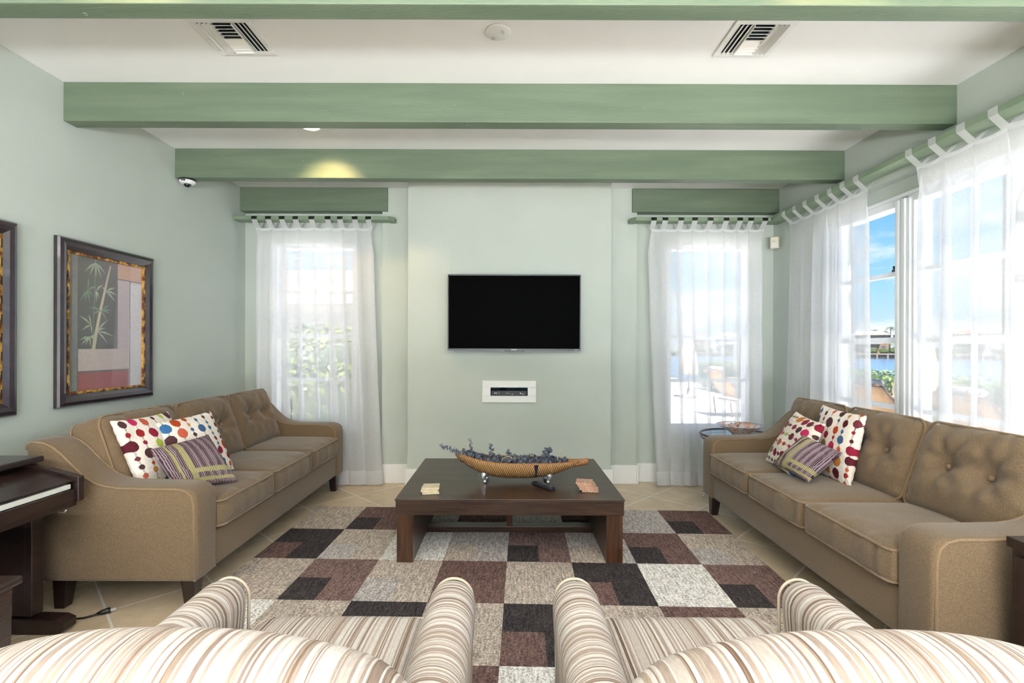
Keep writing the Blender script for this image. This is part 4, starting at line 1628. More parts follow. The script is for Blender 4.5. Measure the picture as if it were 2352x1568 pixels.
vs, fs = [], []
NS, NC = 56, 16
for i in range(NS + 1):
    s = -1 + 2 * i / NS
    x, w, rim, keel = boat(s)
    for k in range(NC + 1):
        a = PI * k / NC
        vs.append((x, -w * math.cos(a), rim - (rim - keel) * math.sin(a) ** 0.8))
for i in range(NS):
    for k in range(NC):
        p = i * (NC + 1) + k
        fs.append((p, p + 1, p + NC + 2, p + NC + 1))
fs.append(tuple(range(NC + 1)))
hull = obj('hull', MB().add(vs, fs), RATTAN, bowl, True)
sm = hull.modifiers.new('shell', 'SOLIDIFY')
sm.thickness = 0.007
sm.offset = 1.0
rimp = []
for i in range(NS + 1):
    x, w, rim, keel = boat(-1 + 2 * i / NS)
    rimp.append((x, -w, rim))
for i in range(NS, -1, -1):
    x, w, rim, keel = boat(-1 + 2 * i / NS)
    rimp.append((x, w, rim))
obj('rim', MB().tube(rimp, 0.0058, 8, True), RIM, bowl, True)
obj('stem_handle', MB().tube([(0.34, 0, 0.118), (0.38, 0, 0.125), (0.42, 0.0, 0.130), (0.452, 0.004, 0.134), (0.468, 0.005, 0.137)], [0.026, 0.025, 0.023, 0.021, 0.021], 10), STEM, bowl, True)
obj('knot_wrap', MB().taper(0.118, -0.1185, 0.055, 0.138, 0.003, 0.004, 0.014, 0.008, dy=0.020), M('black_cord', lin(34, 36, 44), 0.6), bowl)
for (fx, fy) in ((-0.215, -0.045), (0.20, -0.045), (-0.205, 0.05), (0.188, 0.05)):
    sgn = 1 if fx > 0 else -1
    path = [(fx, fy, 0.075), (fx + sgn * 0.004, fy - 0.003, 0.062), (fx + sgn * 0.010, fy - 0.008, 0.048), (fx + sgn * 0.004, fy - 0.004, 0.032),
            (fx - sgn * 0.002, fy, 0.018), (fx, fy - 0.004, 0.009), (fx + sgn * 0.002, fy - 0.010, 0.0045)]
    obj('foot', MB().tube(path, [0.018, 0.020, 0.019, 0.0135, 0.0115, 0.012, 0.0055], 14), SILVER, bowl, True)


def leaf_disc(mb, p, nrm, r):
    nrm = Vector(nrm).normalized()
    a = nrm.orthogonal().normalized()
    b = nrm.cross(a)
    ring = [Vector(p) + (a * math.cos(2 * PI * k / 7) + b * math.sin(2 * PI * k / 7) * 0.85) * r + nrm * 0.0012 * ((-1) ** k) for k in range(7)]
    mb.add([Vector(p) + nrm * 0.0018] + ring, [(0, 1 + k, 1 + (k + 1) % 7) for k in range(7)])


def sprig(label, pts, lr, seed, pale=False, name='eucalyptus_sprig'):
    r_ = random.Random(seed)
    # smooth the path
    P = []
    pts = [Vector(p) for p in pts]
    for i in range(len(pts) - 1):
        for k in range(6):
            P.append(pts[i].lerp(pts[i + 1], k / 6))
    P.append(pts[-1])
    o0 = P[0].copy()
    t_ = thing(name, label, 'dried sprig', tuple(o0), 0, 'dried eucalyptus in the boat bowl')
    st = MB().tube([p - o0 for p in P], [0.0022 * (1 - 0.6 * i / len(P)) for i in range(len(P))], 5)
    obj('stem', st, LEAF, t_, True)
    lm = MB()
    for i, p in enumerate(P):
        if i < 1:
            continue
        fr = i / len(P)
        tdir = (P[min(i + 1, len(P) - 1)] - P[i - 1]).normalized()
        for s in (-1, 1):
            sd = tdir.cross(Vector((r_.uniform(-1, 1), r_.uniform(-1, 1), r_.uniform(-0.4, 1)))).normalized() * s
            rr2 = 1.35 * lr * (1.05 - 0.6 * fr) * r_.uniform(0.8, 1.15)
            leaf_disc(lm, p - o0 + sd * rr2 * 0.95, (tdir * 0.9 + sd * 0.35 + Vector((r_.uniform(-.4, .4), -0.3, r_.uniform(-.2, .5)))), rr2)
    obj('leaves', lm, LEAF2 if pale else LEAF, t_)
    return t_


zr = TT + 0.15
sprig('dusty eucalyptus sprig poking out over the left tip of the boat bowl', [(-0.22, 3.31, zr + 0.005), (-0.33, 3.30, zr + 0.040), (-0.40, 3.295, zr + 0.075), (-0.445, 3.29, zr + 0.102)], 0.014, 1, True)
sprig('short upright eucalyptus tip near the left end of the boat bowl', [(-0.24, 3.34, zr - 0.01), (-0.245, 3.345, zr + 0.06), (-0.258, 3.345, zr + 0.128)], 0.010, 2)
sprig('thin upright eucalyptus tip left of the middle of the boat bowl', [(-0.115, 3.35, zr - 0.02), (-0.112, 3.35, zr + 0.04), (-0.118, 3.345, zr + 0.095)], 0.012, 3)
sprig('stubby upright eucalyptus tip near the middle of the boat bowl', [(-0.005, 3.34, zr - 0.03), (0.0, 3.34, zr + 0.025), (0.002, 3.335, zr + 0.058)], 0.012, 4)
sprig('dark eucalyptus bunch standing up at the right end of the boat bowl', [(0.225, 3.32, zr - 0.04), (0.24, 3.315, zr + 0.02), (0.262, 3.31, zr + 0.058), (0.285, 3.305, zr + 0.068)], 0.017, 5)
sprig('flat dark eucalyptus sprig lying over the rear rim of the boat bowl', [(0.04, 3.36, zr - 0.02), (0.11, 3.38, zr + 0.0), (0.165, 3.39, zr + 0.02)], 0.009, 6)
sprig('low eucalyptus sprig resting near the stem end of the boat bowl', [(0.26, 3.33, zr - 0.03), (0.32, 3.325, zr - 0.0), (0.375, 3.32, zr + 0.0)], 0.010, 7)
bed = MB()
rb = random.Random(77)
for i in range(1100):
    s = rb.uniform(-0.92, 0.84)
    x, w, rim, keel = boat(s)
    y = rb.uniform(-0.9, 0.9) * w
    z = rim - 0.014 + rb.uniform(-0.026, 0.030) * (1.3 if s < -0.5 else 1.0)
    leaf_disc(bed, (x, y, z), (rb.uniform(-1, 1), rb.uniform(-1, 1), rb.uniform(-0.2, 1)), rb.uniform(0.007, 0.015))
for i in range(60):
    s = rb.uniform(-0.85, 0.75)
    x, w, rim, keel = boat(s)
    y = rb.uniform(-0.7, 0.7) * w
    bed.tube([(x, y, rim - 0.03), (x + 0.03, y * 0.9, rim - 0.018), (x + 0.065, y * 0.8, rim - 0.016)], 0.0022, 5)
o = obj('dried_leaf_filling', bed, LEAF, loc=(BX, BY, BZ))
tag(o, 'dark blue-grey dried leaf filling heaped inside the boat bowl', 'dried leaves', kind='stuff')
for k, (lab, x, y, z, rr2, ht) in enumerate([
        ('pale curled twig looping above the left end of the boat bowl', -0.285, 3.33, zr + 0.060, 0.028, 0.060),
        ('pale curled twig looping over the left rear rim of the boat bowl', -0.205, 3.36, zr + 0.042, 0.032, 0.045),
        ('pale curled twig hooked up at the stem end of the boat bowl', 0.345, 3.30, zr + 0.02, 0.020, 0.060),
        ('pale curled twig arching over the front rim of the boat bowl', -0.01, 3.245, zr + 0.018, 0.036, 0.035)]):
    pts = []
    for q in range(15):
        a = PI * 1.15 * q / 14
        pts.append((-rr2 * math.cos(a), 0.004 * math.sin(3 * a), ht * math.sin(min(a, PI * 0.97)) - 0.035 * (1 - q / 14) if q < 14 else ht * 0.25))
    o = obj('curled_twig', MB().tube(pts, 0.0017, 6), TWIG, None, True, loc=(x, y, z))
    tag(o, lab, 'twig', 'curled twigs in the boat bowl')

# ------------------------------------------------------------------ coasters and remote
CO_A = M('cream_travertine', lin(226, 210, 180), 0.5, var=(60, lin(200, 176, 138), 0.5, 0.75), bump=(120, 0.3))
CO_B = M('red_travertine', lin(186, 138, 112), 0.5, var=(80, lin(222, 196, 176), 0.45, 0.7), bump=(120, 0.3))
CT = 0.0105


def coaster(mat, label, loc, rz, group, src=None):
    if src is None:
        src = obj('stone_coaster', MB().box(-0.051, 0.051, -0.051, 0.051, 0, CT), mat, bevel=0.0018)
        tag(src, label, 'coaster', group)
    else:
        src = src.copy()
        COL.objects.link(src)
        src['label'] = label
    src.location = loc
    src.rotation_euler = (0, 0, math.radians(rz))
    return src


ca = coaster(CO_A, 'cream stone coaster at the bottom of the left stack on the coffee table', (-0.478, 3.078, TT), 12, 'stone coasters, left stack')
coaster(CO_A, 'cream stone coaster in the middle of the left stack on the coffee table', (-0.484, 3.093, TT + CT), 6, 0, ca)
coaster(CO_A, 'cream stone coaster on top of the left stack on the coffee table', (-0.477, 3.108, TT + 2 * CT), 5, 0, ca)
cb = coaster(CO_B, 'reddish stone coaster at the bottom of the right stack on the coffee table', (0.512, 3.13, TT), -8, 'stone coasters, right stack')
for k, (dx, dy, rz, w) in enumerate([(-0.012, 0.004, -9, 'second from the bottom of'), (-0.016, 0.010, -10, 'in the middle of'), (-0.024, 0.016, -11, 'second from the top of'), (-0.032, 0.022, -12, 'on top of')]):
    coaster(CO_B, 'reddish stone coaster %s the right stack on the coffee table' % w, (0.512 + dx, 3.13 + dy, TT + (k + 1) * CT), rz, 0, cb)
rem = thing('remote_control', 'dark rounded remote control lying before the right foot of the boat bowl', 'remote control', (0.222, 3.178, TT), math.radians(-52))
def rshape(p):
    u = p.x / 0.105
    q = Vector(p)
    q.y *= 0.82 + 0.25 * abs(u) ** 1.5 + 0.12 * u
    q.z += 0.010 * (u ** 2 if u > 0 else 0.35 * u * u) * (1 if p.z > 0 else 0)
    return q
obj('body', MB().softbox(0, 0, 0.0125, 0.185, 0.042, 0.023, 0.011, 16, rshape), M('remote_dark', lin(44, 46, 56), 0.28, coat=0.4), rem, True)
kb = MB()
for i in range(5):
    for j in (-1, 0, 1):
        kb.box(-0.07 + i * 0.018, -0.062 + i * 0.018, j * 0.010 - 0.003, j * 0.010 + 0.003, 0.0225, 0.0252)
obj('keypad', kb, M('remote_keys', lin(70, 72, 82), 0.4), rem)
obj('pale_strip', MB().box(-0.012, 0.018, 0.0125, 0.0150, 0.0215, 0.0250), M('remote_strip', lin(170, 172, 180), 0.3), rem)

# ================================================================== ROUND GLASS TABLE AND BOWL
t = thing('round_side_table', 'round glass side table with a dark metal rim behind the right sofa', 'side table', (1.945, 4.24, 0))
RIMM = M('aged_metal', lin(104, 84, 84), 0.4, metal=0.7)
TR, TZ = 0.298, 0.545
ring = [(TR * math.cos(2 * PI * k / 64), TR * math.sin(2 * PI * k / 64), TZ) for k in range(64)]
obj('rim', MB().tube(ring, 0.010, 8, True), RIMM, t, True)
ring2 = [(TR * 0.98 * math.cos(2 * PI * k / 64), TR * 0.98 * math.sin(2 * PI * k / 64), TZ - 0.03) for k in range(64)]
obj('lower_ring', MB().tube(ring2, 0.006, 8, True), RIMM, t, True)
obj('glass_top', MB().lathe([(TR - 0.004, TZ - 0.003), (TR - 0.004, TZ + 0.003)], 64), thin_glass('table_glass', (0.92, 0.97, 0.95, 1), 0.12), t)
for k in range(3):
    a = PI * 0.96 + 2 * PI * k / 3
    ca_, sa = math.cos(a), math.sin(a)
    path = [(ca_ * q, sa * q, z) for (q, z) in ((0.294, TZ - 0.03), (0.282, 0.42), (0.262, 0.27), (0.258, 0.13), (0.272, 0.02), (0.29, 0.0085))]
    obj('leg', MB().tube(path, 0.008, 8), M('pale_metal', lin(206, 206, 212), 0.35, metal=0.6), t, True)
shelf = [(0.26 * math.cos(2 * PI * k / 48), 0.26 * math.sin(2 * PI * k / 48), 0.13) for k in range(48)]
obj('stretcher_ring', MB().tube(shelf, 0.006, 8, True), RIMM, t, True)

m, nt, n, l, bs = base_mat('speckled_art_glass')
tc = n.new('ShaderNodeTexCoord')
vo = n.new('ShaderNodeTexVoronoi')
vo.inputs['Scale'].default_value = 46
vo.inputs['Randomness'].default_value = 1.0
mp = n.new('ShaderNodeMapping')
mp.inputs['Scale'].default_value = (1, 1, 0.5)
l.new(tc.outputs['Object'], mp.inputs[0])
l.new(mp.outputs[0], vo.inputs['Vector'])
sp = n.new('ShaderNodeSeparateXYZ')
l.new(vo.outputs['Color'], sp.inputs[0])
r = n.new('ShaderNodeValToRGB')
r.color_ramp.interpolation = 'CONSTANT'
e = r.color_ramp.elements
e[0].position, e[0].color = 0.0, lin(232, 142, 52)
e[1].position, e[1].color = 0.2, lin(236, 216, 206)
for p, c in ((0.36, lin(210, 120, 96)), (0.5, lin(176, 182, 206)), (0.64, lin(242, 178, 120)), (0.74, lin(120, 104, 110)), (0.86, lin(244, 236, 230))):
    k = e.new(p)
    k.color = c
l.new(sp.outputs[0], r.inputs[0])
l.new(r.outputs[0], bs.inputs['Base Color'])
bs.inputs['Roughness'].default_value = 0.08
bs.inputs['Coat Weight'].default_value = 0.6
out = n['Material Output']
tr = n.new('ShaderNodeBsdfTransparent')
mxs = n.new('ShaderNodeMixShader')
mxs.inputs[0].default_value = 0.62
l.new(tr.outputs[0], mxs.inputs[1])
l.new(bs.outputs[0], mxs.inputs[2])
l.new(mxs.outputs[0], out.inputs[0])
gb = thing('glass_bowl', 'flared speckled orange glass bowl on the round glass side table', 'bowl', (1.945, 4.20, TZ + 0.003))
obj('bowl_body', MB().lathe([(0.0005, 0.004), (0.06, 0.004), (0.068, 0.010), (0.115, 0.046), (0.168, 0.078), (0.187, 0.086), (0.186, 0.089), (0.165, 0.083), (0.112, 0.052), (0.064, 0.017), (0.0005, 0.012)], 64, cap=False), m, gb, True)
obj('lip', MB().tube([(0.1865 * math.cos(2 * PI * k / 64), 0.1865 * math.sin(2 * PI * k / 64), 0.0885) for k in range(64)], 0.0026, 6, True), M('bowl_lip', lin(178, 190, 204), 0.1, coat=0.6), gb, True)
obj('foot_ring', MB().lathe([(0.058, 0.0), (0.062, 0.004)], 48), M('bowl_foot', lin(214, 196, 186), 0.15), gb, True)

# ================================================================== DARK SIDE CABINET AT THE RIGHT EDGE
t = thing('end_table', 'dark wood end table cut off at the right edge beside the right sofa', 'end table', (1.99, 1.50, 0))
obj('top', MB().box(-0.27, 0.27, -0.23, 0.23, 0.60, 0.635), ESPRESSO, t, bevel=0.003)
obj('case', MB().box(-0.258, 0.258, -0.22, 0.22, 0.10, 0.60), ESPRESSO, t, bevel=0.002)
obj('drawer_front', MB().box(-0.272, -0.258, -0.20, 0.20, 0.40, 0.58), ESPRESSO, t, bevel=0.003)
for sx in (-1, 1):
    for sy in (-1, 1):
        obj('leg', MB().taper(sx * 0.235, sy * 0.195, 0, 0.10, 0.016, 0.016, 0.022, 0.022), ESPRESSO, t)

# ================================================================== DIGITAL PIANO AND BENCH
t = thing('digital_piano', 'dark rosewood digital piano cut off at the left edge before the left sofa', 'piano', (0, 0, 0))
PX1, PY0, PY1 = -1.945, 0.90, 2.30
# end cheeks
for (ya, yb) in ((PY1 - 0.032, PY1), (PY0, PY0 + 0.032)):
    obj('cheek', MB().prism([(PX1, 0.575), (PX1, 0.686), (-2.165, 0.742), (-2.46, 0.742), (-2.46, 0.575)], 'y', ya, yb), PIANO, t, bevel=0.004)
obj('top_panel', MB().box(-2.48, -2.135, PY0 - 0.005, PY1 + 0.006, 0.748, 0.775), PIANO, t, bevel=0.006)
obj('key_lid', MB().prism([(PX1 - 0.018, 0.668), (PX1 - 0.018, 0.674), (-2.17, 0.728), (-2.17, 0.718)], 'y', PY0 + 0.033, PY1 - 0.033), PIANO, t, bevel=0.001)
obj('keys', MB().box(-2.10, PX1 - 0.024, PY0 + 0.045, PY1 - 0.045, 0.636, 0.658), M('ivory_keys', lin(236, 234, 222), 0.35), t, bevel=0.002)
obj('key_slip', MB().box(-2.10, PX1 - 0.012, PY0 + 0.033, PY1 - 0.033, 0.578, 0.634), PIANO, t, bevel=0.003)
obj('key_bed', MB().box(-2.46, PX1 - 0.02, PY0 + 0.02, PY1 - 0.02, 0.556, 0.578), PIANO, t)
for (yy, sg) in ((PY1 - 0.075, 1), (PY0 + 0.015, -1)):
    obj('side_panel', MB().box(-2.44, -2.145, yy, yy + 0.05, 0.075, 0.556), PIANO, t, bevel=0.003)
    obj('side_post', MB().box(-2.145, -2.112, yy - 0.004, yy + 0.054, 0.075, 0.556), PIANO, t, bevel=0.003)
    obj('foot', MB().prism([(-2.47, 0.0), (-1.985, 0.0), (-1.965, 0.018), (-1.965, 0.052), (-2.00, 0.066), (-2.47, 0.078)], 'y', yy - 0.012, yy + 0.058), PIANO, t, bevel=0.003)
obj('modesty_panel', MB().box(-2.36, -2.34, PY0 + 0.06, PY1 - 0.07, 0.18, 0.556), M('piano_back_panel', lin(20, 13, 12), 0.5), t)
obj('headphone_hook', MB().tube([(-2.03, PY1 - 0.05, 0.556), (-2.03, PY1 - 0.05, 0.54), (-2.01, PY1 - 0.05, 0.532), (-1.99, PY1 - 0.05, 0.534), (-1.985, PY1 - 0.05, 0.545)], 0.004, 8), SILVER, t, True)

t = thing('piano_bench', 'dark rosewood piano bench at the bottom left edge in front of the piano', 'bench', (-1.875, 1.375, 0))
obj('seat_board', MB().box(-0.185, 0.185, -0.375, 0.375, 0.452, 0.480), BENCHW, t, bevel=0.008)
obj('apron', MB().box(-0.155, 0.155, -0.34, 0.34, 0.36, 0.452), BENCHW, t, bevel=0.003)
for sx in (-1, 1):
    for sy in (-1, 1):
        obj('leg', MB().taper(sx * 0.148, sy * 0.325, 0, 0.452, 0.018, 0.018, 0.024, 0.024), BENCHW, t, bevel=0.003)

t = thing('power_cord', 'black power cord with an unplugged two-pin plug on the tiles by the piano foot', 'cord', (0, 0, 0))
obj('cable', MB().tube([(-2.30, 2.345, 0.005), (-2.12, 2.335, 0.005), (-2.03, 2.335, 0.006), (-1.985, 2.345, 0.006), (-1.955, 2.362, 0.009), (-1.935, 2.378, 0.012)], 0.0045, 8), BLACK, t, True)
obj('plug', MB().tube([(-1.945, 2.370, 0.011), (-1.930, 2.382, 0.013), (-1.912, 2.396, 0.014), (-1.905, 2.401, 0.014)], [0.006, 0.011, 0.0135, 0.013], 10), BLACK, t, True)
obj('prongs', MB().box(0, 0.022, -0.008, -0.0065, -0.003, 0.003).box(0, 0.022, 0.0065, 0.008, -0.003, 0.003), SILVER, t, loc=(-1.904, 2.401, 0.014), rot=(0, 0, math.radians(38)))

# ================================================================== OUTSIDE
PAVE = M('pale_terrace_paving', lin(222, 218, 212), 0.8, var=(1.2, lin(208, 204, 198), 0.4, 0.7))
struct('terrace', MB().box(-30, 2.75, -16, -3.62, -0.25, -0.03).box(2.75, 7.2, -16, 24, -4.4, -0.03).box(-30, 2.75, 4.95, 24, -4.4, -0.03), PAVE)  # first slab is unseen ground behind the room, added to bounce sunlight upward
m, nt, n, l, bs = base_mat('canal_water')
bs.inputs['Base Color'].default_value = lin(40, 66, 96)
bs.inputs['Roughness'].default_value = 0.18
tc = n.new('ShaderNodeTexCoord')
mp = n.new('ShaderNodeMapping')
mp.inputs['Scale'].default_value = (0.25, 0.6, 1)
mp.inputs['Rotation'].default_value = (0, 0, math.radians(-41))
l.new(tc.outputs['Object'], mp.inputs[0])
no = n.new('ShaderNodeTexNoise')
no.inputs['Scale'].default_value = 1.6
no.inputs['Detail'].default_value = 5
l.new(mp.outputs[0], no.inputs['Vector'])
bp = n.new('ShaderNodeBump')
bp.inputs['Strength'].default_value = 0.5
bp.inputs['Distance'].default_value = 0.4
l.new(no.outputs['Fac'], bp.inputs['Height'])
l.new(bp.outputs[0], bs.inputs['Normal'])
cr = n.new('ShaderNodeValToRGB')
cr.color_ramp.elements[0].position = 0.42
cr.color_ramp.elements[0].color = lin(36, 66, 100)
cr.color_ramp.elements[1].position = 0.6
cr.color_ramp.elements[1].color = lin(70, 98, 122)
l.new(no.outputs['Fac'], cr.inputs[0])
l.new(cr.outputs[0], bs.inputs['Base Color'])
struct('canal_water', MB().box(7.2, 700, -300, 24, -4.4, -3.7).box(-500, 700, 24, 700, -4.4, -3.7), m)

LEAFG = [M('leaf_light', lin(82, 100, 14), 0.5, var=(9, lin(112, 122, 22), 0.4, 0.7)), M('leaf_mid', lin(34, 56, 14), 0.5, var=(9, lin(54, 78, 18), 0.4, 0.7))]
DKGREEN = M('foliage_core', lin(30, 52, 26), 0.8)


def leaf_mass(mb, count, x0, x1, y0, y1, z0, z1, size, r, top_bias=0.0, lump=0.08):
    for i in range(count):
        # points on the outside of the block
        f = r.random()
        x, y, z = r.uniform(x0, x1), r.uniform(y0, y1), r.uniform(z0, z1)
        if f < 0.40:
            z = z1 + r.uniform(-lump, lump * 0.6)
            nn = (r.uniform(-.6, .6), r.uniform(-.6, .6), 1)
        elif f < 0.8:
            x = x0 + r.uniform(-lump, lump)
            nn = (-1, r.uniform(-.7, .7), r.uniform(-.1, 1))
        else:
            y = (y0 if r.random() < 0.6 else y1) + r.uniform(-lump, lump)
            nn = (r.uniform(-.7, .7), -1, r.uniform(-.1, 1))
        s = size * r.uniform(0.7, 1.3)
        nn = Vector(nn).normalized()
        a = nn.orthogonal().normalized()
        a = (Matrix.Rotation(r.uniform(0, 2 * PI), 3, nn) @ a)
        b_ = nn.cross(a)
        p = Vector((x, y, z))
        mb.add([p - a * s, p - b_ * s * 0.42 + nn * s * 0.1, p + a * s, p + b_ * s * 0.42 + nn * s * 0.1], [(0, 1, 2, 3)])


def hedge(label, x0, x1, y0, y1, h, seed, count, name='hedge'):
    r = random.Random(seed)
    t = thing(name, label, 'hedge', (0, 0, -0.03))
    def lumpy(p):
        q = Vector(p)
        q += Vector((noise.noise(p * 2.0 + Vector((seed, 0, 0))), noise.noise(p * 2.0 + Vector((0, seed, 0))), noise.noise(p * 2.5))) * 0.06
        return q
    obj('branches', MB().softbox((x0 + x1) / 2, (y0 + y1) / 2, h / 2, x1 - x0 - 0.1, y1 - y0 - 0.1, h - 0.06, 0.15, 18, lumpy), DKGREEN, t, True)
    for k in range(2):
        mb = MB()
        leaf_mass(mb, count, x0, x1, y0, y1, 0.05, h, 0.036, r)
        obj('foliage', mb, LEAFG[k], t)
    return t


hedge('bright green clipped hedge along the water beyond the right window', 6.05, 6.95, 4.4, 16.0, 0.87, 5, 5200)


# sun loungers on the terrace, backs towards the house
SLING = M('tan_sling_fabric', lin(150, 112, 66), 0.8, var=(90, lin(164, 126, 78), 0.4, 0.6), bump=(300, 0.2))
BRONZE = M('bronze_frame', lin(92, 62, 48), 0.4, metal=0.3)
NAVY = M('navy_bolster', lin(58, 62, 110), 0.8)


ARMC = M('cream_armrest', lin(130, 116, 96), 0.6)


def make_lounger(label, loc, rz):
    """local +x runs from the raised back to the foot"""
    t = thing('sun_lounger', label, 'sun lounger', loc, rz, 'tan sling loungers on the terrace')
    w = 0.31
    back = [(0.0, 0.86), (0.06, 0.80), (0.42, 0.36)]
    mb = MB()
    vs, fs = [], []
    for (x, z) in [(0.0, 0.875), (0.10, 0.755), (0.22, 0.61), (0.34, 0.465), (0.44, 0.365)]:
        for k in range(5):
            y = -w + 2 * w * k / 4
            vs.append((x + 0.02 * (1 - (y / w) ** 2), y, z - 0.01 * (1 - (y / w) ** 2)))
    for i in range(4):
        for k in range(4):
            fs.append((i * 5 + k, i * 5 + k + 1, i * 5 + k + 6, i * 5 + k + 5))
    o = obj('back_sling', mb.add(vs, fs), SLING, t, True)
    o.modifiers.new('cloth', 'SOLIDIFY').thickness = 0.008
    obj('seat_sling', MB().box(0.44, 1.75, -w, w, 0.352, 0.362), SLING, t)
    for s in (-1, 1):
        obj('side_rail', MB().tube([(-0.01, s * w * 0.94, 0.885), (0.0, s * w, 0.872), (0.44, s * w, 0.36), (1.78, s * w, 0.352)], 0.016, 8), BRONZE, t, True)
        for x in (0.20, 1.55):
            obj('leg', MB().tube([(x, s * (w - 0.03), 0.36), (x + 0.05, s * (w - 0.02), 0.0)], 0.015, 8), BRONZE, t, True)
        obj('armrest', MB().box(0.30, 0.78, s * w - 0.03, s * w + 0.03, 0.70, 0.722), ARMC, t, bevel=0.004)
        obj('arm_post', MB().tube([(0.80, s * w, 0.36), (0.66, s * w, 0.56), (0.45, s * w, 0.70)], 0.012, 8), BRONZE, t, True)
    obj('top_rail', MB().tube([(-0.01, -w * 0.94, 0.885), (-0.012, 0, 0.892), (-0.01, w * 0.94, 0.885)], 0.015, 8), BRONZE, t, True)
    obj('cross_rail', MB().box(0.30, 0.335, -w, w, 0.30, 0.33), BRONZE, t)
    obj('bolster', MB().softbox(0.055, 0, 0.905, 0.13, 0.44, 0.11, 0.054, 12), M('pale_bolster', lin(128, 126, 128), 0.8), t, True)
    return t


lg = make_lounger('tan sling lounger seen through the gap between the right-hand curtains', (4.14, 5.86, -0.03), math.radians(2))
dup(lg, 'tan sling lounger veiled by the curtain at the right edge', (4.12, 4.62, -0.03), (0, 0, math.radians(2)))
dup(lg, 'tan sling lounger veiled by the curtain at the right far window', (3.9, 9.6, -0.03), (0, 0, math.radians(8)))

def make_umbrella(label, loc):
    t = thing('patio_umbrella', label, 'umbrella', loc, 0, 'closed beige patio umbrellas')
    obj('base', MB().lathe([(0.24, 0), (0.24, 0.05), (0.05, 0.08), (0.04, 0.25)], 24), M('umbrella_base', lin(120, 112, 104), 0.6), t, True)
    obj('pole', MB().tube([(0, 0, 0.08), (0, 0, 1.98)], 0.022, 10), BRONZE, t, True)
    prof = [(0.20, 0.62), (0.22, 0.75), (0.17, 1.1), (0.12, 1.45), (0.07, 1.72), (0.03, 1.86), (0.02, 1.9)]
    vs, fs = [], []
    N = 40
    for (rr2, z) in prof:
        for k in range(N):
            a = 2 * PI * k / N
            q = rr2 * (1 + 0.22 * math.cos(8 * a))
            vs.append((q * math.cos(a), q * math.sin(a), z))
    for i in range(len(prof) - 1):
        for k in range(N):
            fs.append((i * N + k, i * N + (k + 1) % N, (i + 1) * N + (k + 1) % N, (i + 1) * N + k))
    obj('canopy', MB().add(vs, fs), M('beige_canvas', lin(150, 138, 120), 0.85), t, True)
    obj('finial', MB().lathe([(0.015, 1.97), (0.026, 1.99), (0.02, 2.02), (0.0005, 2.04)], 14), BRONZE, t, True)
    return t


um = make_umbrella('closed beige umbrella behind the curtain right of the open window gap', (5.35, 6.55, -0.03))
dup(um, 'closed beige umbrella seen through the right far window curtain', (4.75, 13.2, -0.03))

# palm by the house
t = thing('palm_tree', 'pale ringed palm trunk behind the curtain at the right edge', 'palm', (3.62, 3.57, -0.03))
prof = []
for k in range(60):
    z = k * 0.085
    prof += [(0.078 - 0.0004 * k, z), (0.087 - 0.0004 * k, z + 0.07)]
obj('trunk', MB().lathe(prof, 20), M('palm_bark', lin(140, 128, 112), 0.9, var=(12, lin(104, 92, 78), 0.4, 0.7)), t, True)
PALMG = M('palm_frond_green', lin(30, 50, 16), 0.6, var=(4, lin(58, 76, 26), 0.4, 0.7))


def fronds(parent, top, n_, length, seed, wid=0.05, mat=PALMG):
    r = random.Random(seed)
    for k in range(n_):
        a = 2 * PI * k / n_ + r.uniform(-0.2, 0.2)
        up = r.uniform(0.15, 0.9)
        mb = MB()
        pts = []
        for q in range(9):
            s = q / 8
            pts.append(Vector((math.cos(a) * length * s, math.sin(a) * length * s, length * (up * s - 0.95 * s * s))) + Vector(top))
        for q in range(8):
            d = pts[q + 1] - pts[q]
            sd = d.cross(Vector((0, 0, 1))).normalized()
            for j in range(2):
                p = pts[q].lerp(pts[q + 1], j / 2)
                L = length * 0.30 * (1 - abs(q / 8 - 0.4))
                for s_ in (-1, 1):
                    e_ = p + sd * s_ * L + d.normalized() * L * 0.4 - Vector((0, 0, L * 0.45))
                    mb.add([p, p + d * 0.35, e_], [(0, 1, 2)])
        mb.tube(pts, 0.012 * length, 4)
        obj('frond', mb, mat, parent)


fronds(t, (0, 0, 5.1), 11, 1.9, 9)

# shrub and neighbouring house outside the left far window
t = thing('tall_shrub', 'leafy green shrub outside the left far window, seen through the curtain', 'shrub', (-2.65, 7.2, -0.03))
def lump2(p):
    q = Vector(p)
    return q * (1 + 0.22 * noise.noise(p * 2.2 + Vector((3, 1, 2))))
obj('branches', MB().softbox(0, 0, 0.75, 1.9, 0.9, 1.45, 0.4, 16, lump2), DKGREEN, t, True)
rs = random.Random(8)
for k in range(2):
    mb = MB()
    for i in range(2600):
        d = Vector((rs.gauss(0, 1), rs.gauss(0, 1), rs.gauss(0, 1))).normalized()
        p = Vector((d.x * 1.0, d.y * 0.52, 0.78 + d.z * 0.78)) * rs.uniform(0.9, 1.06)
        if p.z < 0.02:
            continue
        s = rs.uniform(0.04, 0.085)
        nn = (d + Vector((rs.uniform(-.6, .6), rs.uniform(-.6, .6), rs.uniform(-.2, .6)))).normalized()
        a = Matrix.Rotation(rs.uniform(0, 6.28), 3, nn) @ nn.orthogonal().normalized()
        b_ = nn.cross(a)
        mb.add([p - a * s, p - b_ * s * 0.45, p + a * s, p + b_ * s * 0.45], [(0, 1, 2, 3)])
    obj('foliage', mb, LEAFG[k], t)

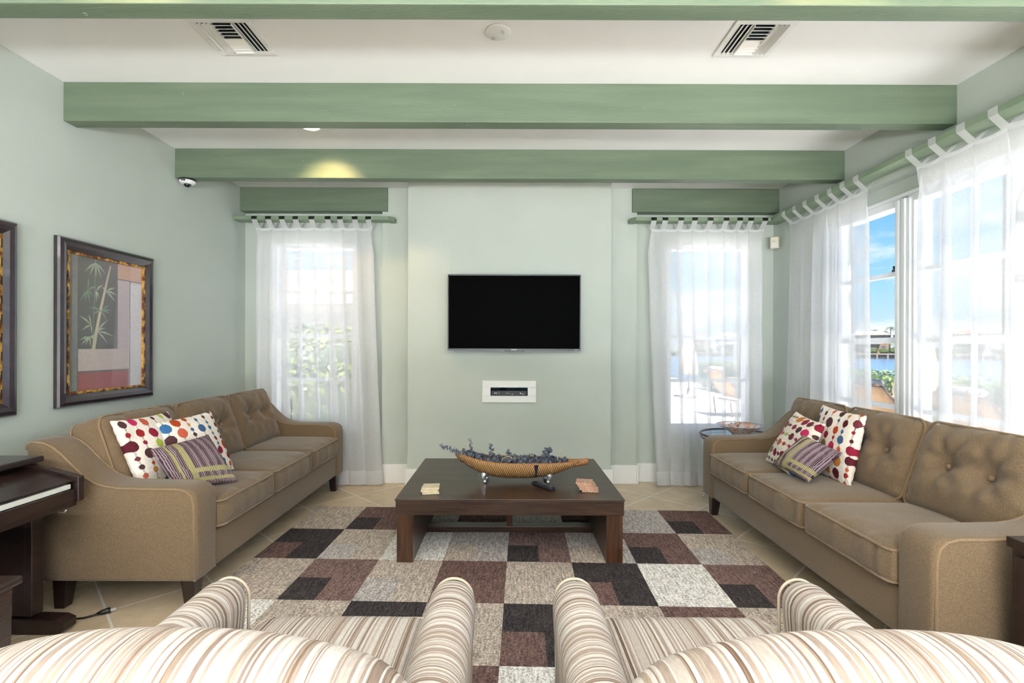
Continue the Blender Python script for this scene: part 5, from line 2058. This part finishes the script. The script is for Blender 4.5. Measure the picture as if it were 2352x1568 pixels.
STUCCO = [M('stucco_peach', lin(126, 94, 68), 0.85), M('stucco_white', lin(138, 137, 134), 0.85), M('stucco_cream', lin(132, 120, 98), 0.85)]
ROOF = [M('roof_terracotta', lin(90, 54, 38), 0.8), M('roof_pale_tile', lin(110, 102, 96), 0.8)]
DGLASS = M('house_window', lin(60, 76, 98), 0.15, coat=0.4)


def house(label, cx, cy, z0, w, d, h, face_ang, wall, roof, seed, name='waterfront_house', roofh=None, floors=2, group='houses across the water'):
    """front (local -y) turned to face_ang"""
    r = random.Random(seed)
    t = thing(name, label, 'house', (cx, cy, z0), face_ang, group)
    wm = MB().box(-w / 2, w / 2, -d / 2, d / 2, 0, h)
    obj('walls', wm, wall, t)
    rh = roofh or h * 0.28
    o_ = w * 0.04
    obj('roof', MB().add([(-w / 2 - o_, -d / 2 - o_, h), (w / 2 + o_, -d / 2 - o_, h), (w / 2 + o_, d / 2 + o_, h), (-w / 2 - o_, d / 2 + o_, h),
                          (-w / 2 + d * 0.4, 0, h + rh), (w / 2 - d * 0.4, 0, h + rh)],
                         [(0, 3, 2, 1), (0, 1, 5, 4), (2, 3, 4, 5), (1, 2, 5), (3, 0, 4)]), roof, t)
    n_ = max(3, int(w / (h * 0.42)))
    for fl in range(floors):
        zb = h * (0.10 + 0.48 * fl) if floors == 2 else h * 0.25
        wh = h * 0.30
        for k in range(n_):
            x = -w / 2 + w * (k + 0.5) / n_
            ww = w / n_ * r.uniform(0.17, 0.26)
            obj('window', MB().box(x - ww, x + ww, -d / 2 - 0.04, -d / 2, zb, zb + wh), DGLASS, t)
    if floors == 2:
        obj('balcony', MB().box(-w * 0.3, w * 0.3, -d / 2 - h * 0.18, -d / 2 - 0.05, h * 0.50, h * 0.535)
            .box(-w * 0.3, w * 0.3, -d / 2 - h * 0.18, -d / 2 - h * 0.165, h * 0.535, h * 0.64), STUCCO[1], t)
    return t


house('pale neighbouring house behind the shrub outside the left far window', -7.5, 19.0, -0.03, 9.0, 5.0, 2.7, 0, STUCCO[1], ROOF[1], 4, 'neighbouring_house', 1.5, 1, None)

# far shore
P0, P1 = Vector((88.0, 317.0, 0)), Vector((275.0, 155.5, 0))
dirv = (P1 - P0).normalized()
nin = Vector((dirv.y, -dirv.x, 0))
if nin.y > 0:
    nin = -nin           # towards the viewer
ang = math.atan2(dirv.y, dirv.x)


def shore(s, back):
    p = P0 + dirv * s - nin * back
    return p


Ls = (P1 - P0).length
WALLM = M('seawall_concrete', lin(116, 104, 88), 0.85)
GZ = -1.1      # ground level of the far bank
t = thing('seawall', 'low concrete seawall along the far bank of the canal', 'seawall', (P0.x, P0.y, -3.7), ang)
obj('cap', MB().box(-120, Ls + 120, 0.0, 2.4, 1.9, 2.6), WALLM, t)
obj('wall_face', MB().box(-120, Ls + 120, 0.3, 2.4, -0.3, 1.9), M('seawall_dark', lin(54, 44, 42), 0.9), t)
for k in range(60):
    s = Ls * (k + 0.5) / 60
    obj('pile', MB().lathe([(0.40, -0.5), (0.40, 1.9)], 8, Matrix.Translation((s, -0.25, 0))), WALLM, t)
bank = []
for z_ in (GZ, -4.4):
    for (s_, b_) in ((-120, 2.0), (Ls + 120, 2.0), (Ls + 120, 140), (-120, 140)):
        q = shore(s_, b_)
        bank.append((q.x, q.y, z_))
struct('far_bank', MB().add(bank, [(0, 1, 2, 3), (4, 7, 6, 5), (0, 4, 5, 1), (1, 5, 6, 2), (2, 6, 7, 3), (3, 7, 4, 0)]), M('lawn', lin(54, 70, 28), 0.9))
hs = [(24, 17, 0, 0, 'terracotta roofed peach house, far left of the houses across the canal'),
      (46, 17, 1, 1, 'white house with a pale roof, second from the left across the canal'),
      (112.8, 17, 0, 1, 'peach house with a pale roof across the canal, left side of the window gap'),
      (130.6, 15.5, 1, 1, 'white two-storey house across the canal, right side of the window gap'),
      (151, 17, 2, 0, 'cream house with a terracotta roof across the canal, right of the window gap'),
      (172, 17, 1, 0, 'white house with a terracotta roof, far right of the houses across the canal')]
for k, (s, w, wi, ri, lab) in enumerate(hs):
    p = shore(s, 15)
    house(lab, p.x, p.y, GZ, w, 9, 9.0, ang, STUCCO[wi], ROOF[ri], 40 + k, roofh=2.2)


def far_palm(label, s, back, h, seed):
    p = shore(s, back)
    t = thing('coconut_palm', label, 'palm', (p.x, p.y, GZ), 0, 'palms across the canal')
    obj('trunk', MB().tube([(0, 0, 0), (0.2, 0, h * 0.5), (0.5, 0, h)], [0.30, 0.24, 0.18], 7), M('far_trunk', lin(76, 66, 54), 0.9) if seed == 0 else bpy.data.materials['far_trunk'], t, True)
    fronds(t, (0.5, 0, h), 11, 2.6, seed, mat=PALMG)
    return t


pl = [(35.0, 6.5, 9.0, 'between the first two houses on the left'), (58.5, 6.5, 9.4, 'right of the second house from the left'),
      (114.2, 23, 11.6, 'leftmost over the roofs in the window gap'), (117.6, 30, 11.0, 'second from the left over the roofs in the window gap'),
      (120.8, 24, 13.0, 'tallest of those in the window gap'), (124.2, 30, 12.2, 'rightmost over the roofs in the window gap'),
      (121.6, 5.6, 5.0, 'short one before the houses in the window gap'), (141.3, 6.5, 9.0, 'right of the white two-storey house'), (161.5, 6.5, 9.6, 'before the last house on the right')]
for k, (s, bk, h, wt) in enumerate(pl):
    far_palm('coconut palm across the canal, ' + wt, s, bk, h, k)


def far_bush(label, s, back, w, h, seed):
    p = shore(s, back)
    r = random.Random(seed)
    t = thing('waterside_bush', label, 'bush', (p.x, p.y, GZ), ang, 'bushes on the far bank')
    def lump3(q):
        return q * (1 + 0.3 * noise.noise(q * (1.6) + Vector((seed, 2, 1))))
    obj('branches', MB().softbox(0, 0, h * 0.45, w, 1.6, h, 0.5, 10, lump3), DKGREEN, t, True)
    for k in range(2):
        mb = MB()
        for i in range(260):
            d = Vector((r.gauss(0, 1), r.gauss(0, 1), abs(r.gauss(0, 1)))).normalized()
            c = Vector((d.x * w * 0.55, d.y * 1.3, h * 0.45 + d.z * h * 0.6 - 0.1 * h))
            sz = r.uniform(0.25, 0.5)
            a = Vector((r.uniform(-1, 1), r.uniform(-.3, .3), r.uniform(-1, 1))).normalized() * sz
            b_ = Vector((-a.z, 0, a.x)) * 0.5
            mb.add([c - a, c - b_, c + a, c + b_], [(0, 1, 2, 3)])
        obj('foliage', mb, LEAFG[k], t)


for k, (s, w, h, lab) in enumerate([(34, 9, 2.6, 'green bush on the far bank before the second house'), (60, 9, 2.8, 'green bush on the far bank right of the second house'),
                                    (114.6, 4.4, 2.6, 'yellow-green bush on the far bank at the left of the window gap'), (119.6, 3.0, 2.3, 'yellow-green bush on the far bank in the middle of the window gap'),
                                    (124.4, 4.4, 3.0, 'dark green bush on the far bank at the right of the window gap'), (142, 10, 2.8, 'green bush on the far bank before the white and cream houses'),
                                    (163, 10, 2.7, 'green bush on the far bank before the last house')]):
    far_bush(lab, s, 4.4, w, h, 60 + k)

bpy.context.view_layer.update()
